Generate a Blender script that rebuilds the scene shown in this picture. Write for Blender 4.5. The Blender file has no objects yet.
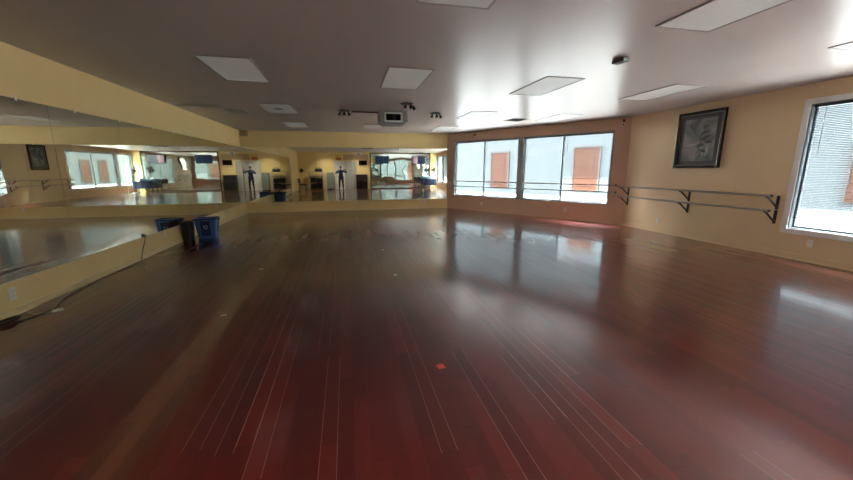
import bpy, bmesh, math, random
from mathutils import Vector, Matrix, Euler

random.seed(7)
PI = math.pi
SC = bpy.context.scene
COL = SC.collection

# ------------------------------------------------------------------ camera
CAM_F, VX, VY, ROLL, CAM_H = 352.55, 345.4, 169.7, -0.121, 1.46


def make_camera():
    y = Vector(((VX - 426.5) / CAM_F, (240 - VY) / CAM_F, -1.0)).normalized()   # world +Y seen from the camera
    r = math.radians(ROLL)
    p = math.atan2(-(y[0] * math.sin(r) + y[1] * math.cos(r)), y[2])
    if math.cos(p) < 0:
        p += PI
    u = Vector((math.sin(r) * math.cos(p), math.cos(p) * math.cos(r), math.sin(p)))
    x = y.cross(u)
    m = Matrix((x, y, u)).to_4x4()
    m.translation = Vector((0, 0, CAM_H))
    cd = bpy.data.cameras.new('camera')
    cd.sensor_fit = 'HORIZONTAL'
    cd.sensor_width = 36.0
    cd.lens = 36.0 * CAM_F / 853.0
    cd.clip_start = 0.005
    cd.clip_end = 300
    o = bpy.data.objects.new('camera', cd)
    o.matrix_world = m
    COL.objects.link(o)
    SC.camera = o


make_camera()

# ------------------------------------------------------------------ world, sun, exposure
SKY_STRENGTH = 14.0
SUN_STRENGTH = 17.0
REAR_FILL_POWER = 2.2
EXPOSURE = 3.6
w = bpy.data.worlds.new('sky')
SC.world = w
w.use_nodes = True
nt = w.node_tree
nt.nodes.clear()
wo = nt.nodes.new('ShaderNodeOutputWorld')
wb = nt.nodes.new('ShaderNodeBackground')
wtc = nt.nodes.new('ShaderNodeTexCoord')
wsx = nt.nodes.new('ShaderNodeSeparateXYZ')
wcr = nt.nodes.new('ShaderNodeValToRGB')
wcr.color_ramp.elements[0].position = 0.0
wcr.color_ramp.elements[0].color = (1.0, 0.965, 0.93, 1)
wcr.color_ramp.elements[1].position = 0.8
wcr.color_ramp.elements[1].color = (0.90, 0.93, 1.0, 1)
nt.links.new(wtc.outputs['Generated'], wsx.inputs[0])
nt.links.new(wsx.outputs['Z'], wcr.inputs[0])
nt.links.new(wcr.outputs[0], wb.inputs['Color'])
wb.inputs['Strength'].default_value = SKY_STRENGTH
nt.links.new(wb.outputs[0], wo.inputs['Surface'])

sun = bpy.data.lights.new('sun', 'SUN')
sun.energy = SUN_STRENGTH
sun.angle = math.radians(1.0)
sun.color = (1.0, 0.94, 0.85)
so = bpy.data.objects.new('sun', sun)
so.rotation_euler = Vector((0.42, 0.27, -1.0)).to_track_quat('-Z', 'Y').to_euler()
COL.objects.link(so)

vs = SC.view_settings
vs.view_transform = 'Standard'
vs.look = 'None'
vs.gamma = 1.0
vs.use_curve_mapping = False
vs.exposure = EXPOSURE
SC.cycles.max_bounces = 14
SC.cycles.diffuse_bounces = 6
SC.cycles.glossy_bounces = 10
SC.cycles.transparent_max_bounces = 24
SC.cycles.caustics_reflective = True
SC.cycles.blur_glossy = 0.2
SC.cycles.sample_clamp_indirect = 12.0

# ------------------------------------------------------------------ layout of the room (metres, camera above the origin)
XL, XR, YB, YR, HC = -3.377, 7.113, 13.177, -1.5, 2.753
W0 = Vector((3.78, YB))
W1 = Vector((XR, 7.94))
WD = (W1 - W0).normalized()
WN = Vector((-WD[1], WD[0]))
WLEN = (W1 - W0).length
# frames of the walls: (origin, direction of s, rotation); local -y points into the room
FR = {
    'window': (W0, WD, math.atan2(WD[1], WD[0])),
    'right': (Vector((XR, 7.94)), Vector((0, -1)), -PI / 2),
    'rear': (Vector((XR, YR)), Vector((-1, 0)), PI),
    'left': (Vector((XL, YR)), Vector((0, 1)), PI / 2),
    'back': (Vector((XL, YB)), Vector((1, 0)), 0.0),
}


def wp(wall, s, z=0.0, off=0.0):
    """a point s metres along a wall, off metres into the room"""
    o, d, rz = FR[wall]
    n = Vector((-d[1], d[0]))
    q = o + d * s - n * off
    return (q[0], q[1], z), rz


# ------------------------------------------------------------------ materials
MATS = {}


def mat(name, col, rough=0.6, metal=0.0, spec=0.5, emit=None, estr=0.0, var=0.0, scale=6.0, bump=0.0, coat=0.0):
    m = bpy.data.materials.new(name)
    m.use_nodes = True
    t = m.node_tree
    b = t.nodes['Principled BSDF']
    b.inputs['Base Color'].default_value = (*col, 1)
    b.inputs['Roughness'].default_value = rough
    b.inputs['Metallic'].default_value = metal
    b.inputs['Specular IOR Level'].default_value = spec
    if coat:
        b.inputs['Coat Weight'].default_value = coat
        b.inputs['Coat Roughness'].default_value = 0.1
    if emit:
        b.inputs['Emission Color'].default_value = (*emit, 1)
        b.inputs['Emission Strength'].default_value = estr
    tc = t.nodes.new('ShaderNodeTexCoord')
    no = t.nodes.new('ShaderNodeTexNoise')
    no.inputs['Scale'].default_value = scale
    no.inputs['Detail'].default_value = 4
    t.links.new(tc.outputs['Object'], no.inputs['Vector'])
    if var:
        mx = t.nodes.new('ShaderNodeMix')
        mx.data_type = 'RGBA'
        mx.inputs[6].default_value = (*[c * (1 - var) for c in col], 1)
        mx.inputs[7].default_value = (*[min(1, c * (1 + var)) for c in col], 1)
        t.links.new(no.outputs['Fac'], mx.inputs[0])
        t.links.new(mx.outputs[2], b.inputs['Base Color'])
    if bump:
        bp = t.nodes.new('ShaderNodeBump')
        bp.inputs['Strength'].default_value = bump
        bp.inputs['Distance'].default_value = 0.01
        t.links.new(no.outputs['Fac'], bp.inputs['Height'])
        t.links.new(bp.outputs[0], b.inputs['Normal'])
    MATS[name] = m
    return m


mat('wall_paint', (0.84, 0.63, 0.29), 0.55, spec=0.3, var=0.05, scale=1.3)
mat('right_wall_lit_tone', (0.76, 0.56, 0.34), 0.55, spec=0.3, var=0.05, scale=1.3)  # wall colour with the pinker light on this side mixed in
mat('window_wall_backlit_tone', (0.66, 0.42, 0.29), 0.55, spec=0.3, var=0.05, scale=1.3)  # browner and darker: the shade of this backlit wall is in the colour
mat('baseboard_paint', (0.80, 0.62, 0.32), 0.4, var=0.03)
mat('ceiling_paint', (0.56, 0.485, 0.455), 0.30, spec=0.16, var=0.04, scale=0.9, bump=0.03)
mat('white_trim', (0.78, 0.76, 0.74), 0.4, var=0.02)
mat('white_plastic', (0.80, 0.78, 0.72), 0.4, var=0.02)
mat('grey_metal', (0.27, 0.28, 0.25), 0.45, metal=0.3, var=0.05)
mat('light_grey_metal', (0.68, 0.68, 0.62), 0.4, metal=0.2, var=0.05)
mat('frame_grey', (0.34, 0.31, 0.30), 0.5, var=0.03)
mat('black_metal', (0.02, 0.02, 0.022), 0.4, spec=0.5, var=0.05)
mat('mullion', (0.10, 0.12, 0.13), 0.4, metal=0.3, var=0.04)
mat('bracket_black', (0.030, 0.022, 0.026), 0.4, var=0.1)
mat('bar_metal', (0.42, 0.38, 0.34), 0.38, metal=0.7, var=0.03)
mat('diffuser', (0.64, 0.62, 0.59), 0.5, emit=(1.0, 0.96, 0.9), estr=0.006, var=0.02, scale=90, bump=0.1)
mat('stained_diffuser', (0.50, 0.47, 0.43), 0.5, emit=(1.0, 0.96, 0.9), estr=0.004, var=0.15, scale=5)
mat('dark_stain', (0.10, 0.08, 0.06), 0.6)
mat('vent_grey', (0.35, 0.33, 0.32), 0.5, var=0.04)
mat('vent_dark', (0.06, 0.06, 0.06), 0.6)
mat('blue_plastic', (0.07, 0.19, 0.46), 0.35, var=0.1, scale=3)
mat('blue_dark', (0.015, 0.045, 0.14), 0.4, var=0.1)
mat('symbol_white', (0.62, 0.68, 0.74), 0.5)
mat('cable_black', (0.015, 0.012, 0.012), 0.45)
mat('red_tape', (0.75, 0.06, 0.03), 0.5, var=0.06)
mat('pale_tape', (0.62, 0.50, 0.42), 0.5)
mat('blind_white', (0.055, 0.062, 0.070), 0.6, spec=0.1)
mat('picture_frame', (0.018, 0.014, 0.012), 0.25, spec=0.5)
mat('picture_mat', (0.045, 0.038, 0.040), 0.35)
mat('picture_slip', (0.22, 0.20, 0.17), 0.3, metal=0.5)
mat('leaf_dark', (0.030, 0.032, 0.030), 0.6)
mat('leaf_pale', (0.32, 0.33, 0.31), 0.6)
mat('screen_blue', (0.010, 0.018, 0.050), 0.12, emit=(0.10, 0.17, 0.32), estr=0.012, var=0.25, scale=4)
mat('screen_dark', (0.006, 0.006, 0.008), 0.12)
mat('screen_pink', (0.30, 0.18, 0.24), 0.2, emit=(0.75, 0.45, 0.55), estr=0.012)
mat('screen_white', (0.5, 0.5, 0.5), 0.2, emit=(0.9, 0.9, 0.95), estr=0.3)
mat('door_white', (0.74, 0.74, 0.70), 0.45, var=0.02)
mat('door_grey', (0.44, 0.45, 0.42), 0.45, var=0.03)
mat('tan_board', (0.50, 0.34, 0.17), 0.5, var=0.08)
mat('teal_cabinet', (0.30, 0.37, 0.35), 0.35, var=0.04)
mat('dark_wood', (0.030, 0.020, 0.014), 0.35, var=0.3, scale=9)
mat('black_vinyl', (0.016, 0.016, 0.018), 0.45, var=0.2)
mat('navy_cloth', (0.020, 0.035, 0.085), 0.8, var=0.25, scale=14, bump=0.2)
mat('teal_top', (0.10, 0.20, 0.25), 0.35, var=0.1)
mat('poster_red', (0.50, 0.10, 0.04), 0.5, var=0.3, scale=8)
mat('poster_yellow', (0.70, 0.50, 0.12), 0.5, var=0.2, scale=9)
mat('cream_metal', (0.62, 0.58, 0.45), 0.4)
mat('shirt_navy', (0.022, 0.040, 0.14), 0.8, var=0.15, scale=20, bump=0.15)
mat('trouser_black', (0.014, 0.014, 0.018), 0.8, var=0.2, scale=20, bump=0.15)
mat('skin', (0.42, 0.23, 0.15), 0.5, var=0.05)
mat('hair', (0.012, 0.010, 0.009), 0.55, var=0.2, scale=40, bump=0.3)
mat('shoe', (0.02, 0.02, 0.02), 0.4)
mat('eye_white', (0.75, 0.74, 0.72), 0.3)
mat('lip', (0.36, 0.14, 0.11), 0.5)
mat('concrete', (0.085, 0.084, 0.083), 0.8, var=0.06, scale=1.5)
mat('stucco', (0.0143, 0.0168, 0.0184), 0.9, spec=0.0, var=0.04, scale=2.0)
mat('outer_door', (0.0120, 0.0059, 0.0041), 0.6, spec=0.0, var=0.1)
mat('outer_door_dark', (0.013, 0.012, 0.0115), 0.6, spec=0.0, var=0.1)
mat('roof_mat', (0.2, 0.2, 0.2), 0.9)


def glass_mat():
    m = bpy.data.materials.new('window_glass')
    m.use_nodes = True
    t = m.node_tree
    t.nodes.clear()
    o = t.nodes.new('ShaderNodeOutputMaterial')
    mx = t.nodes.new('ShaderNodeMixShader')
    lw = t.nodes.new('ShaderNodeLayerWeight')
    lw.inputs[0].default_value = 0.5
    pw = t.nodes.new('ShaderNodeMath')
    pw.operation = 'POWER'
    pw.inputs[1].default_value = 4.0
    t.links.new(lw.outputs['Facing'], pw.inputs[0])
    fr = t.nodes.new('ShaderNodeMath')
    fr.operation = 'MULTIPLY_ADD'
    fr.inputs[1].default_value = 0.8
    fr.inputs[2].default_value = 0.035
    t.links.new(pw.outputs[0], fr.inputs[0])
    tr = t.nodes.new('ShaderNodeBsdfTransparent')
    tr.inputs[0].default_value = (0.93, 0.97, 0.965, 1)
    gl = t.nodes.new('ShaderNodeBsdfGlossy')
    gl.inputs['Roughness'].default_value = 0.02
    t.links.new(fr.outputs[0], mx.inputs[0])
    t.links.new(tr.outputs[0], mx.inputs[1])
    t.links.new(gl.outputs[0], mx.inputs[2])
    t.links.new(mx.outputs[0], o.inputs[0])
    MATS['window_glass'] = m


glass_mat()


def mirror_mat(name, col, wave=0.0, wscale=1.0):
    m = bpy.data.materials.new(name)
    m.use_nodes = True
    t = m.node_tree
    b = t.nodes['Principled BSDF']
    b.inputs['Base Color'].default_value = (*col, 1)
    b.inputs['Metallic'].default_value = 1.0
    b.inputs['Roughness'].default_value = 0.012
    if wave:
        tc = t.nodes.new('ShaderNodeTexCoord')
        no = t.nodes.new('ShaderNodeTexNoise')
        no.inputs['Scale'].default_value = wscale
        no.inputs['Detail'].default_value = 0
        bp = t.nodes.new('ShaderNodeBump')
        bp.inputs['Strength'].default_value = 1.0
        bp.inputs['Distance'].default_value = wave
        t.links.new(tc.outputs['Object'], no.inputs['Vector'])
        t.links.new(no.outputs['Fac'], bp.inputs['Height'])
        t.links.new(bp.outputs[0], b.inputs['Normal'])
    MATS[name] = m


mirror_mat('mirror_glass', (0.80, 0.82, 0.74))
mirror_mat('wavy_mirror', (0.80, 0.86, 0.82), 0.012, 1.2)
mat('mirror_edge', (0.10, 0.13, 0.11), 0.3)


def floor_mat():
    m = bpy.data.materials.new('plank_floor')
    m.use_nodes = True
    t = m.node_tree
    L = t.links.new
    b = t.nodes['Principled BSDF']

    def math_(op, a, bb=None, c=None):
        n = t.nodes.new('ShaderNodeMath')
        n.operation = op
        for i, v in enumerate((a, bb, c)):
            if v is None:
                continue
            if isinstance(v, (int, float)):
                n.inputs[i].default_value = v
            else:
                L(v, n.inputs[i])
        return n.outputs[0]

    def white(vec, dim='1D'):
        n = t.nodes.new('ShaderNodeTexWhiteNoise')
        n.noise_dimensions = dim
        if dim == '1D':
            L(vec, n.inputs['W'])
        else:
            L(vec, n.inputs['Vector'])
        return n.outputs['Value']

    g = t.nodes.new('ShaderNodeNewGeometry')
    s = t.nodes.new('ShaderNodeSeparateXYZ')
    L(g.outputs['Position'], s.inputs[0])
    X, Y = s.outputs['X'], s.outputs['Y']
    u = math_('DIVIDE', math_('ADD', X, 20.0), 0.0892)
    row = math_('FLOOR', u)
    fu = math_('FRACT', u)
    off = math_('MULTIPLY', white(row), 7.3)
    ln = math_('ADD', 0.75, math_('MULTIPLY', white(math_('ADD', row, 311.7)), 0.6))
    v = math_('DIVIDE', math_('ADD', math_('ADD', Y, 30.0), off), ln)
    board = math_('FLOOR', v)
    fv = math_('FRACT', v)
    cb = t.nodes.new('ShaderNodeCombineXYZ')
    L(row, cb.inputs[0])
    L(board, cb.inputs[1])
    rnd = white(cb.outputs[0], '3D')
    cb2 = t.nodes.new('ShaderNodeCombineXYZ')
    L(board, cb2.inputs[0])
    L(row, cb2.inputs[1])
    cb2.inputs[2].default_value = 5.5
    rnd2 = white(cb2.outputs[0], '3D')
    # grain
    mp = t.nodes.new('ShaderNodeMapping')
    mp.inputs['Scale'].default_value = (30, 2.2, 1)
    L(g.outputs['Position'], mp.inputs[0])
    gr = t.nodes.new('ShaderNodeTexNoise')
    gr.inputs['Scale'].default_value = 1.0
    gr.inputs['Detail'].default_value = 5
    L(mp.outputs[0], gr.inputs['Vector'])
    cr = t.nodes.new('ShaderNodeValToRGB')
    e = cr.color_ramp.elements
    e[0].position = 0.0
    e[0].color = (0.076, 0.0062, 0.0058, 1)
    e[1].position = 1.0
    e[1].color = (0.155, 0.0150, 0.0125, 1)
    e2 = cr.color_ramp.elements.new(0.5)
    e2.color = (0.108, 0.0086, 0.0078, 1)
    fac = math_('ADD', math_('MULTIPLY', rnd, 0.75), math_('MULTIPLY', gr.outputs['Fac'], 0.28))
    L(fac, cr.inputs[0])
    # joints: bevel highlights painted pale in some rows, board ends dark
    edge_u = math_('ABSOLUTE', math_('SUBTRACT', fu, 0.5))
    edge_v = math_('MULTIPLY', math_('SUBTRACT', 0.5, math_('ABSOLUTE', math_('SUBTRACT', fv, 0.5))), ln)
    gap_u = math_('GREATER_THAN', edge_u, 0.476)
    gap_v = math_('LESS_THAN', edge_v, 0.0016)
    glint = math_('MULTIPLY', math_('GREATER_THAN', white(math_('ADD', row, 77.1)), 0.45), math_('GREATER_THAN', rnd2, 0.55))
    mx = t.nodes.new('ShaderNodeMix')
    mx.data_type = 'RGBA'
    L(math_('MULTIPLY', gap_u, glint), mx.inputs[0])
    L(cr.outputs[0], mx.inputs[6])
    mx.inputs[7].default_value = (0.36, 0.17, 0.14, 1)
    mx2 = t.nodes.new('ShaderNodeMix')
    mx2.data_type = 'RGBA'
    L(gap_v, mx2.inputs[0])
    L(mx.outputs[2], mx2.inputs[6])
    mx2.inputs[7].default_value = (0.02, 0.008, 0.007, 1)
    L(mx2.outputs[2], b.inputs['Base Color'])
    # gloss
    wear = t.nodes.new('ShaderNodeTexNoise')
    wear.inputs['Scale'].default_value = 0.6
    wear.inputs['Detail'].default_value = 4
    L(g.outputs['Position'], wear.inputs['Vector'])
    ro = math_('ADD', math_('ADD', 0.05, math_('MULTIPLY', wear.outputs['Fac'], 0.08)), math_('MULTIPLY', rnd2, 0.05))
    L(ro, b.inputs['Coat Roughness'])
    L(math_('ADD', ro, 0.25), b.inputs['Roughness'])
    b.inputs['Specular IOR Level'].default_value = 0.22
    b.inputs['Coat Weight'].default_value = 1.0
    b.inputs['Coat IOR'].default_value = 1.7
    # every board sits at a very slightly different tilt
    tilt = math_('MULTIPLY', math_('SUBTRACT', rnd2, 0.5), math_('MULTIPLY', fu, 0.0007))
    tilt2 = math_('MULTIPLY', math_('SUBTRACT', rnd, 0.5), math_('MULTIPLY', fv, 0.0022))
    bev = math_('MULTIPLY', math_('SMOOTH_MIN', 0.04, math_('SUBTRACT', 0.5, edge_u), 0.02), 0.012)
    ripple = math_('MULTIPLY', gr.outputs['Fac'], 0.00022)
    hgt = math_('ADD', math_('ADD', tilt, tilt2), math_('ADD', bev, ripple))
    bp = t.nodes.new('ShaderNodeBump')
    bp.inputs['Strength'].default_value = 0.45
    bp.inputs['Distance'].default_value = 1.0
    L(hgt, bp.inputs['Height'])
    L(bp.outputs[0], b.inputs['Normal'])
    L(bp.outputs[0], b.inputs['Coat Normal'])
    MATS['plank_floor'] = m


floor_mat()


def art_mat():
    m = bpy.data.materials.new('garden_print')
    m.use_nodes = True
    t = m.node_tree
    b = t.nodes['Principled BSDF']
    tc = t.nodes.new('ShaderNodeTexCoord')
    no = t.nodes.new('ShaderNodeTexNoise')
    no.inputs['Scale'].default_value = 3.2
    no.inputs['Detail'].default_value = 5
    no.inputs['Distortion'].default_value = 0.8
    cr = t.nodes.new('ShaderNodeValToRGB')
    e = cr.color_ramp.elements
    e[0].position = 0.35
    e[0].color = (0.10, 0.125, 0.12, 1)
    e[1].position = 0.62
    e[1].color = (0.30, 0.27, 0.27, 1)
    t.links.new(tc.outputs['Object'], no.inputs['Vector'])
    t.links.new(no.outputs['Fac'], cr.inputs[0])
    t.links.new(cr.outputs[0], b.inputs['Base Color'])
    b.inputs['Roughness'].default_value = 0.08
    MATS['garden_print'] = m


art_mat()


# ------------------------------------------------------------------ mesh helpers
class MB:
    def __init__(s):
        s.bm = bmesh.new()

    def box(s, lo, hi, bevel=0.0, m=None):
        lo, hi = Vector(lo), Vector(hi)
        r = bmesh.ops.create_cube(s.bm, size=1.0)
        vs = r['verts']
        for v in vs:
            v.co = Vector([lo[i] + (v.co[i] + 0.5) * (hi[i] - lo[i]) for i in range(3)])
        if bevel:
            ed = list({e for v in vs for e in v.link_edges})
            rr = bmesh.ops.bevel(s.bm, geom=ed, offset=bevel, segments=2, affect='EDGES', profile=0.6)
            vs = list({v for f in rr['faces'] for v in f.verts} | {v for v in vs if v.is_valid})
        if m is not None:
            bmesh.ops.transform(s.bm, matrix=m, verts=vs)
        return s

    def tube(s, pts, r, seg=10, caps=True):
        pts = [Vector(p) for p in pts]
        n = len(pts)
        rad = r if isinstance(r, (list, tuple)) else [r] * n
        rings = []
        ref = None
        for i, p in enumerate(pts):
            d = (pts[min(i + 1, n - 1)] - pts[max(i - 1, 0)]).normalized()
            if ref is None:
                ref = Vector((0, 0, 1)) if abs(d.z) < 0.9 else Vector((1, 0, 0))
            a = d.cross(ref)
            if a.length < 1e-4:
                a = d.cross(Vector((0, 1, 0.1)))
            a.normalize()
            c = a.cross(d).normalized()
            ref = c
            rings.append([s.bm.verts.new(p + (a * math.cos(2 * PI * k / seg) + c * math.sin(2 * PI * k / seg)) * rad[i]) for k in range(seg)])
        for i in range(n - 1):
            for k in range(seg):
                s.bm.faces.new((rings[i][k], rings[i][(k + 1) % seg], rings[i + 1][(k + 1) % seg], rings[i + 1][k]))
        if caps:
            s.bm.faces.new(rings[0][::-1])
            s.bm.faces.new(rings[-1])
        return s

    def cyl(s, a, b, r, seg=16):
        return s.tube([a, b], r, seg)

    def lathe(s, prof, seg=24, c=(0, 0, 0), m=None):
        rings = []
        c = Vector(c)
        allv = []
        for (r, z) in prof:
            ring = [s.bm.verts.new(c + Vector((r * math.cos(2 * PI * k / seg), r * math.sin(2 * PI * k / seg), z))) for k in range(seg)]
            rings.append(ring)
            allv += ring
        for i in range(len(prof) - 1):
            for k in range(seg):
                s.bm.faces.new((rings[i][k], rings[i][(k + 1) % seg], rings[i + 1][(k + 1) % seg], rings[i + 1][k]))
        s.bm.faces.new(rings[0][::-1])
        s.bm.faces.new(rings[-1])
        if m is not None:
            bmesh.ops.transform(s.bm, matrix=m, verts=allv)
        return s

    def prism(s, poly, z0, z1, m=None):
        """polygon in xy extruded along z"""
        a = [s.bm.verts.new((p[0], p[1], z0)) for p in poly]
        b = [s.bm.verts.new((p[0], p[1], z1)) for p in poly]
        n = len(poly)
        s.bm.faces.new(a[::-1])
        s.bm.faces.new(b)
        for i in range(n):
            s.bm.faces.new((a[i], a[(i + 1) % n], b[(i + 1) % n], b[i]))
        if m is not None:
            bmesh.ops.transform(s.bm, matrix=m, verts=a + b)
        return s

    def ball(s, c, r, sc=(1, 1, 1), seg=16):
        rr = bmesh.ops.create_uvsphere(s.bm, u_segments=seg, v_segments=max(6, seg // 2), radius=r)
        for v in rr['verts']:
            v.co = Vector((v.co[0] * sc[0], v.co[1] * sc[1], v.co[2] * sc[2])) + Vector(c)
        return s

    def build(s, name, m, parent=None, loc=None, rz=0.0, smooth=False):
        bmesh.ops.recalc_face_normals(s.bm, faces=s.bm.faces)
        me = bpy.data.meshes.new(name)
        s.bm.to_mesh(me)
        s.bm.free()
        me.materials.append(MATS[m] if isinstance(m, str) else m)
        if smooth:
            for p in me.polygons:
                p.use_smooth = True
            try:
                me.set_sharp_from_angle(angle=math.radians(40))
            except Exception:
                pass
        o = bpy.data.objects.new(name, me)
        COL.objects.link(o)
        if parent:
            o.parent = parent
        if loc is not None:
            o.location = loc
        o.rotation_euler[2] = rz
        return o


def tag(o, label=None, cat=None, group=None, kind=None):
    if label:
        o['label'] = label
    if cat:
        o['category'] = cat
    if group:
        o['group'] = group
    if kind:
        o['kind'] = kind
    return o


def thing(name, loc, rz=0.0, label=None, cat=None, group=None, kind=None):
    o = bpy.data.objects.new(name, None)
    o.empty_display_size = 0.1
    COL.objects.link(o)
    o.location = loc
    o.rotation_euler[2] = rz
    return tag(o, label, cat, group, kind)


def copy_tree(root, loc, rz, label, group=None):
    r = root.copy()
    COL.objects.link(r)
    r.location = loc
    r.rotation_euler[2] = rz
    r['label'] = label
    if group:
        r['group'] = group
    for ch in list(root.children):
        c = ch.copy()
        COL.objects.link(c)
        c.parent = r
        for g in ch.children:
            d = g.copy()
            COL.objects.link(d)
            d.parent = c
    return r


# ------------------------------------------------------------------ the setting
def structure(name, b, m, label, loc=None, rz=0.0):
    o = b.build(name, m, None, loc, rz)
    tag(o, label, 'wall' if 'wall' in name else name.split('_')[0], None, 'structure')
    return o


# floor and ceiling follow the room's outline
outline = [(XL, YR), (XR, YR), (XR, 7.94), (W0[0], YB), (XL, YB)]
o = MB().prism(outline, -0.12, 0.0)
structure('floor', o, 'plank_floor', 'glossy dark red hardwood strip floor')
o = MB().prism([(XL - .2, YR - .2), (XR + .2, YR - .2), (XR + .2, 8.05), (W0[0] + .12, YB + .2), (XL - .2, YB + .2)], HC, HC + 0.22)
structure('ceiling', o, 'ceiling_paint', 'glossy painted ceiling with recessed panels')

T = 0.15


def wall_with_openings(name, wall, s0, s1, openings, m, label):
    b = MB()
    xs = s0
    for (a, c, z0, z1) in openings:
        b.box((xs, 0, 0), (a, T, HC))
        b.box((a, 0, 0), (c, T, z0))
        b.box((a, 0, z1), (c, T, HC))
        xs = c
    b.box((xs, 0, 0), (s1, T, HC))
    p, rz = wp(wall, 0)
    return structure(name, b, m, label, p, rz)


Z0, Z1 = 0.53, 2.43
A0, A1, B0, B1 = 7.94 - 4.32, 7.94 - 0.32, 7.94 - 0.12, 7.94 + 1.40
wall_with_openings('wall_left', 'left', -0.0, YB - YR, [], 'wall_paint', 'long tan wall behind the mirrors on the left')
wall_with_openings('wall_back', 'back', 0.0, W0[0] - XL, [], 'wall_paint', 'tan end wall above and below the far mirrors')
wall_with_openings('wall_window', 'window', 0.0, WLEN, [(0.36, 3.01, Z0, Z1), (3.19, 5.80, Z0, Z1)], 'window_wall_backlit_tone', 'brownish tan slanted wall holding two wide windows')
wall_with_openings('wall_right', 'right', 0.0, 7.94 - YR, [(A0, A1, 0.50, 2.44), (B0, B1, 0.50, 2.44)], 'right_wall_lit_tone', 'tan wall on the right with picture and barre')
wall_with_openings('wall_rear', 'rear', 0.0, XR - XL, [], 'wall_paint', 'tan wall behind the camera seen in the mirrors')


def baseboard(name, wall, s0, s1, h=0.085, m='baseboard_paint'):
    b = MB()
    b.box((s0, -0.014, 0), (s1, 0, h), 0.003)
    b.box((s0, -0.022, 0), (s1, -0.014, 0.018), 0.002)
    p, rz = wp(wall, 0)
    o = b.build(name, m, None, p, rz)
    tag(o, 'painted baseboard along the foot of the wall', 'baseboard', None, 'structure')


baseboard('baseboard_left', 'left', 0.0, YB - YR, 0.075)
baseboard('baseboard_back', 'back', 0.02, W0[0] - XL, 0.075)
baseboard('baseboard_window', 'window', 0.02, WLEN - 0.01, 0.075, 'window_wall_backlit_tone')
baseboard('baseboard_right', 'right', 0.0, 7.94 - YR, 0.10, 'right_wall_lit_tone')


def window(name, wall, s0, s1, z0, z1, mull, casing, m_casing, label, cas=0.07):
    p, rz = wp(wall, s0, z0)
    t = thing(name, p, rz, label, 'window', None, 'structure')
    W, H = s1 - s0, z1 - z0
    # casing around the opening on the room side
    if casing:
        b = MB()
        b.box((-cas, -0.018, -cas), (0, 0.0, H + cas), 0.004)
        b.box((W, -0.018, -cas), (W + cas, 0.0, H + cas), 0.004)
        b.box((0, -0.018, H), (W, 0.0, H + cas), 0.004)
        b.box((0, -0.018, -cas), (W, 0.0, 0), 0.004)
        b.build('window_casing', m_casing, t)
    b = MB()
    b.box((0.001, 0.0, 0), (0.012, T, H)).box((W - 0.012, 0.0, 0), (W - 0.001, T, H)).box((0.012, 0, H - 0.012), (W - 0.012, T, H - .001)).box((0.012, 0, 0.001), (W - 0.012, T, 0.012))
    b.build('window_reveal', 'mullion', t)
    b = MB()
    f = 0.028
    y0, y1 = 0.075, 0.115
    b.box((0.012, y0, 0.012), (0.012 + f, y1, H - 0.012)).box((W - 0.012 - f, y0, 0.012), (W - 0.012, y1, H - 0.012))
    b.box((0.012, y0, H - 0.012 - f), (W - 0.012, y1, H - 0.012)).box((0.012, y0, 0.012), (W - 0.012, y1, 0.012 + f))
    b.build('window_frame', 'mullion', t)
    xs = [0.012 + f]
    for q in mull:
        mb = MB().box((q - 0.022, y0 - 0.030, 0.012), (q + 0.022, y1, H - 0.012))
        mb.build('mullion', 'mullion', t)
        xs += [q - 0.022, q + 0.022]
    xs.append(W - 0.012 - f)
    for i in range(0, len(xs), 2):
        MB().box((xs[i], 0.095, 0.012 + f), (xs[i + 1], 0.101, H - 0.012 - f)).build('glass_pane', 'window_glass', t)
    # daylight portal just outside the glass, helps the sky light sampling
    ld = bpy.data.lights.new('window_daylight', 'AREA')
    ld.shape = 'RECTANGLE'
    ld.size, ld.size_y = W, H
    ld.cycles.is_portal = True
    lo = bpy.data.objects.new('window_daylight', ld)
    COL.objects.link(lo)
    o_, d_, _ = FR[wall]
    n = Vector((-d_[1], d_[0]))
    c = o_ + d_ * ((s0 + s1) / 2) + n * (T + 0.01)
    lo.location = (c[0], c[1], (z0 + z1) / 2)
    lo.rotation_euler = Vector((-n[0], -n[1], 0)).to_track_quat('-Z', 'Y').to_euler()
    return t


window('window_1', 'window', 0.36, 3.01, Z0, Z1, [1.30], True, 'frame_grey', 'two pane window in the slanted wall nearest the far mirrors', 0.03)
window('window_2', 'window', 3.19, 5.80, Z0, Z1, [1.265], True, 'frame_grey', 'two pane window in the slanted wall nearest the barre', 0.03)
window('window_3', 'right', A0, A1, 0.50, 2.44, [1.98], True, 'white_trim', 'large white cased window at the right edge', 0.085)
window('window_4', 'right', B0, B1, 0.50, 2.44, [], True, 'white_trim', 'window beside the rear corner seen only in the mirrors', 0.085)
MB().box((3.055, -0.012, Z0), (3.145, 0.0, Z1)).build('trim_1', 'frame_grey', None, *wp('window', 0))
tag(bpy.data.objects['trim_1'], 'grey strip between the two slanted wall windows', 'trim', None, 'structure')


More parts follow.
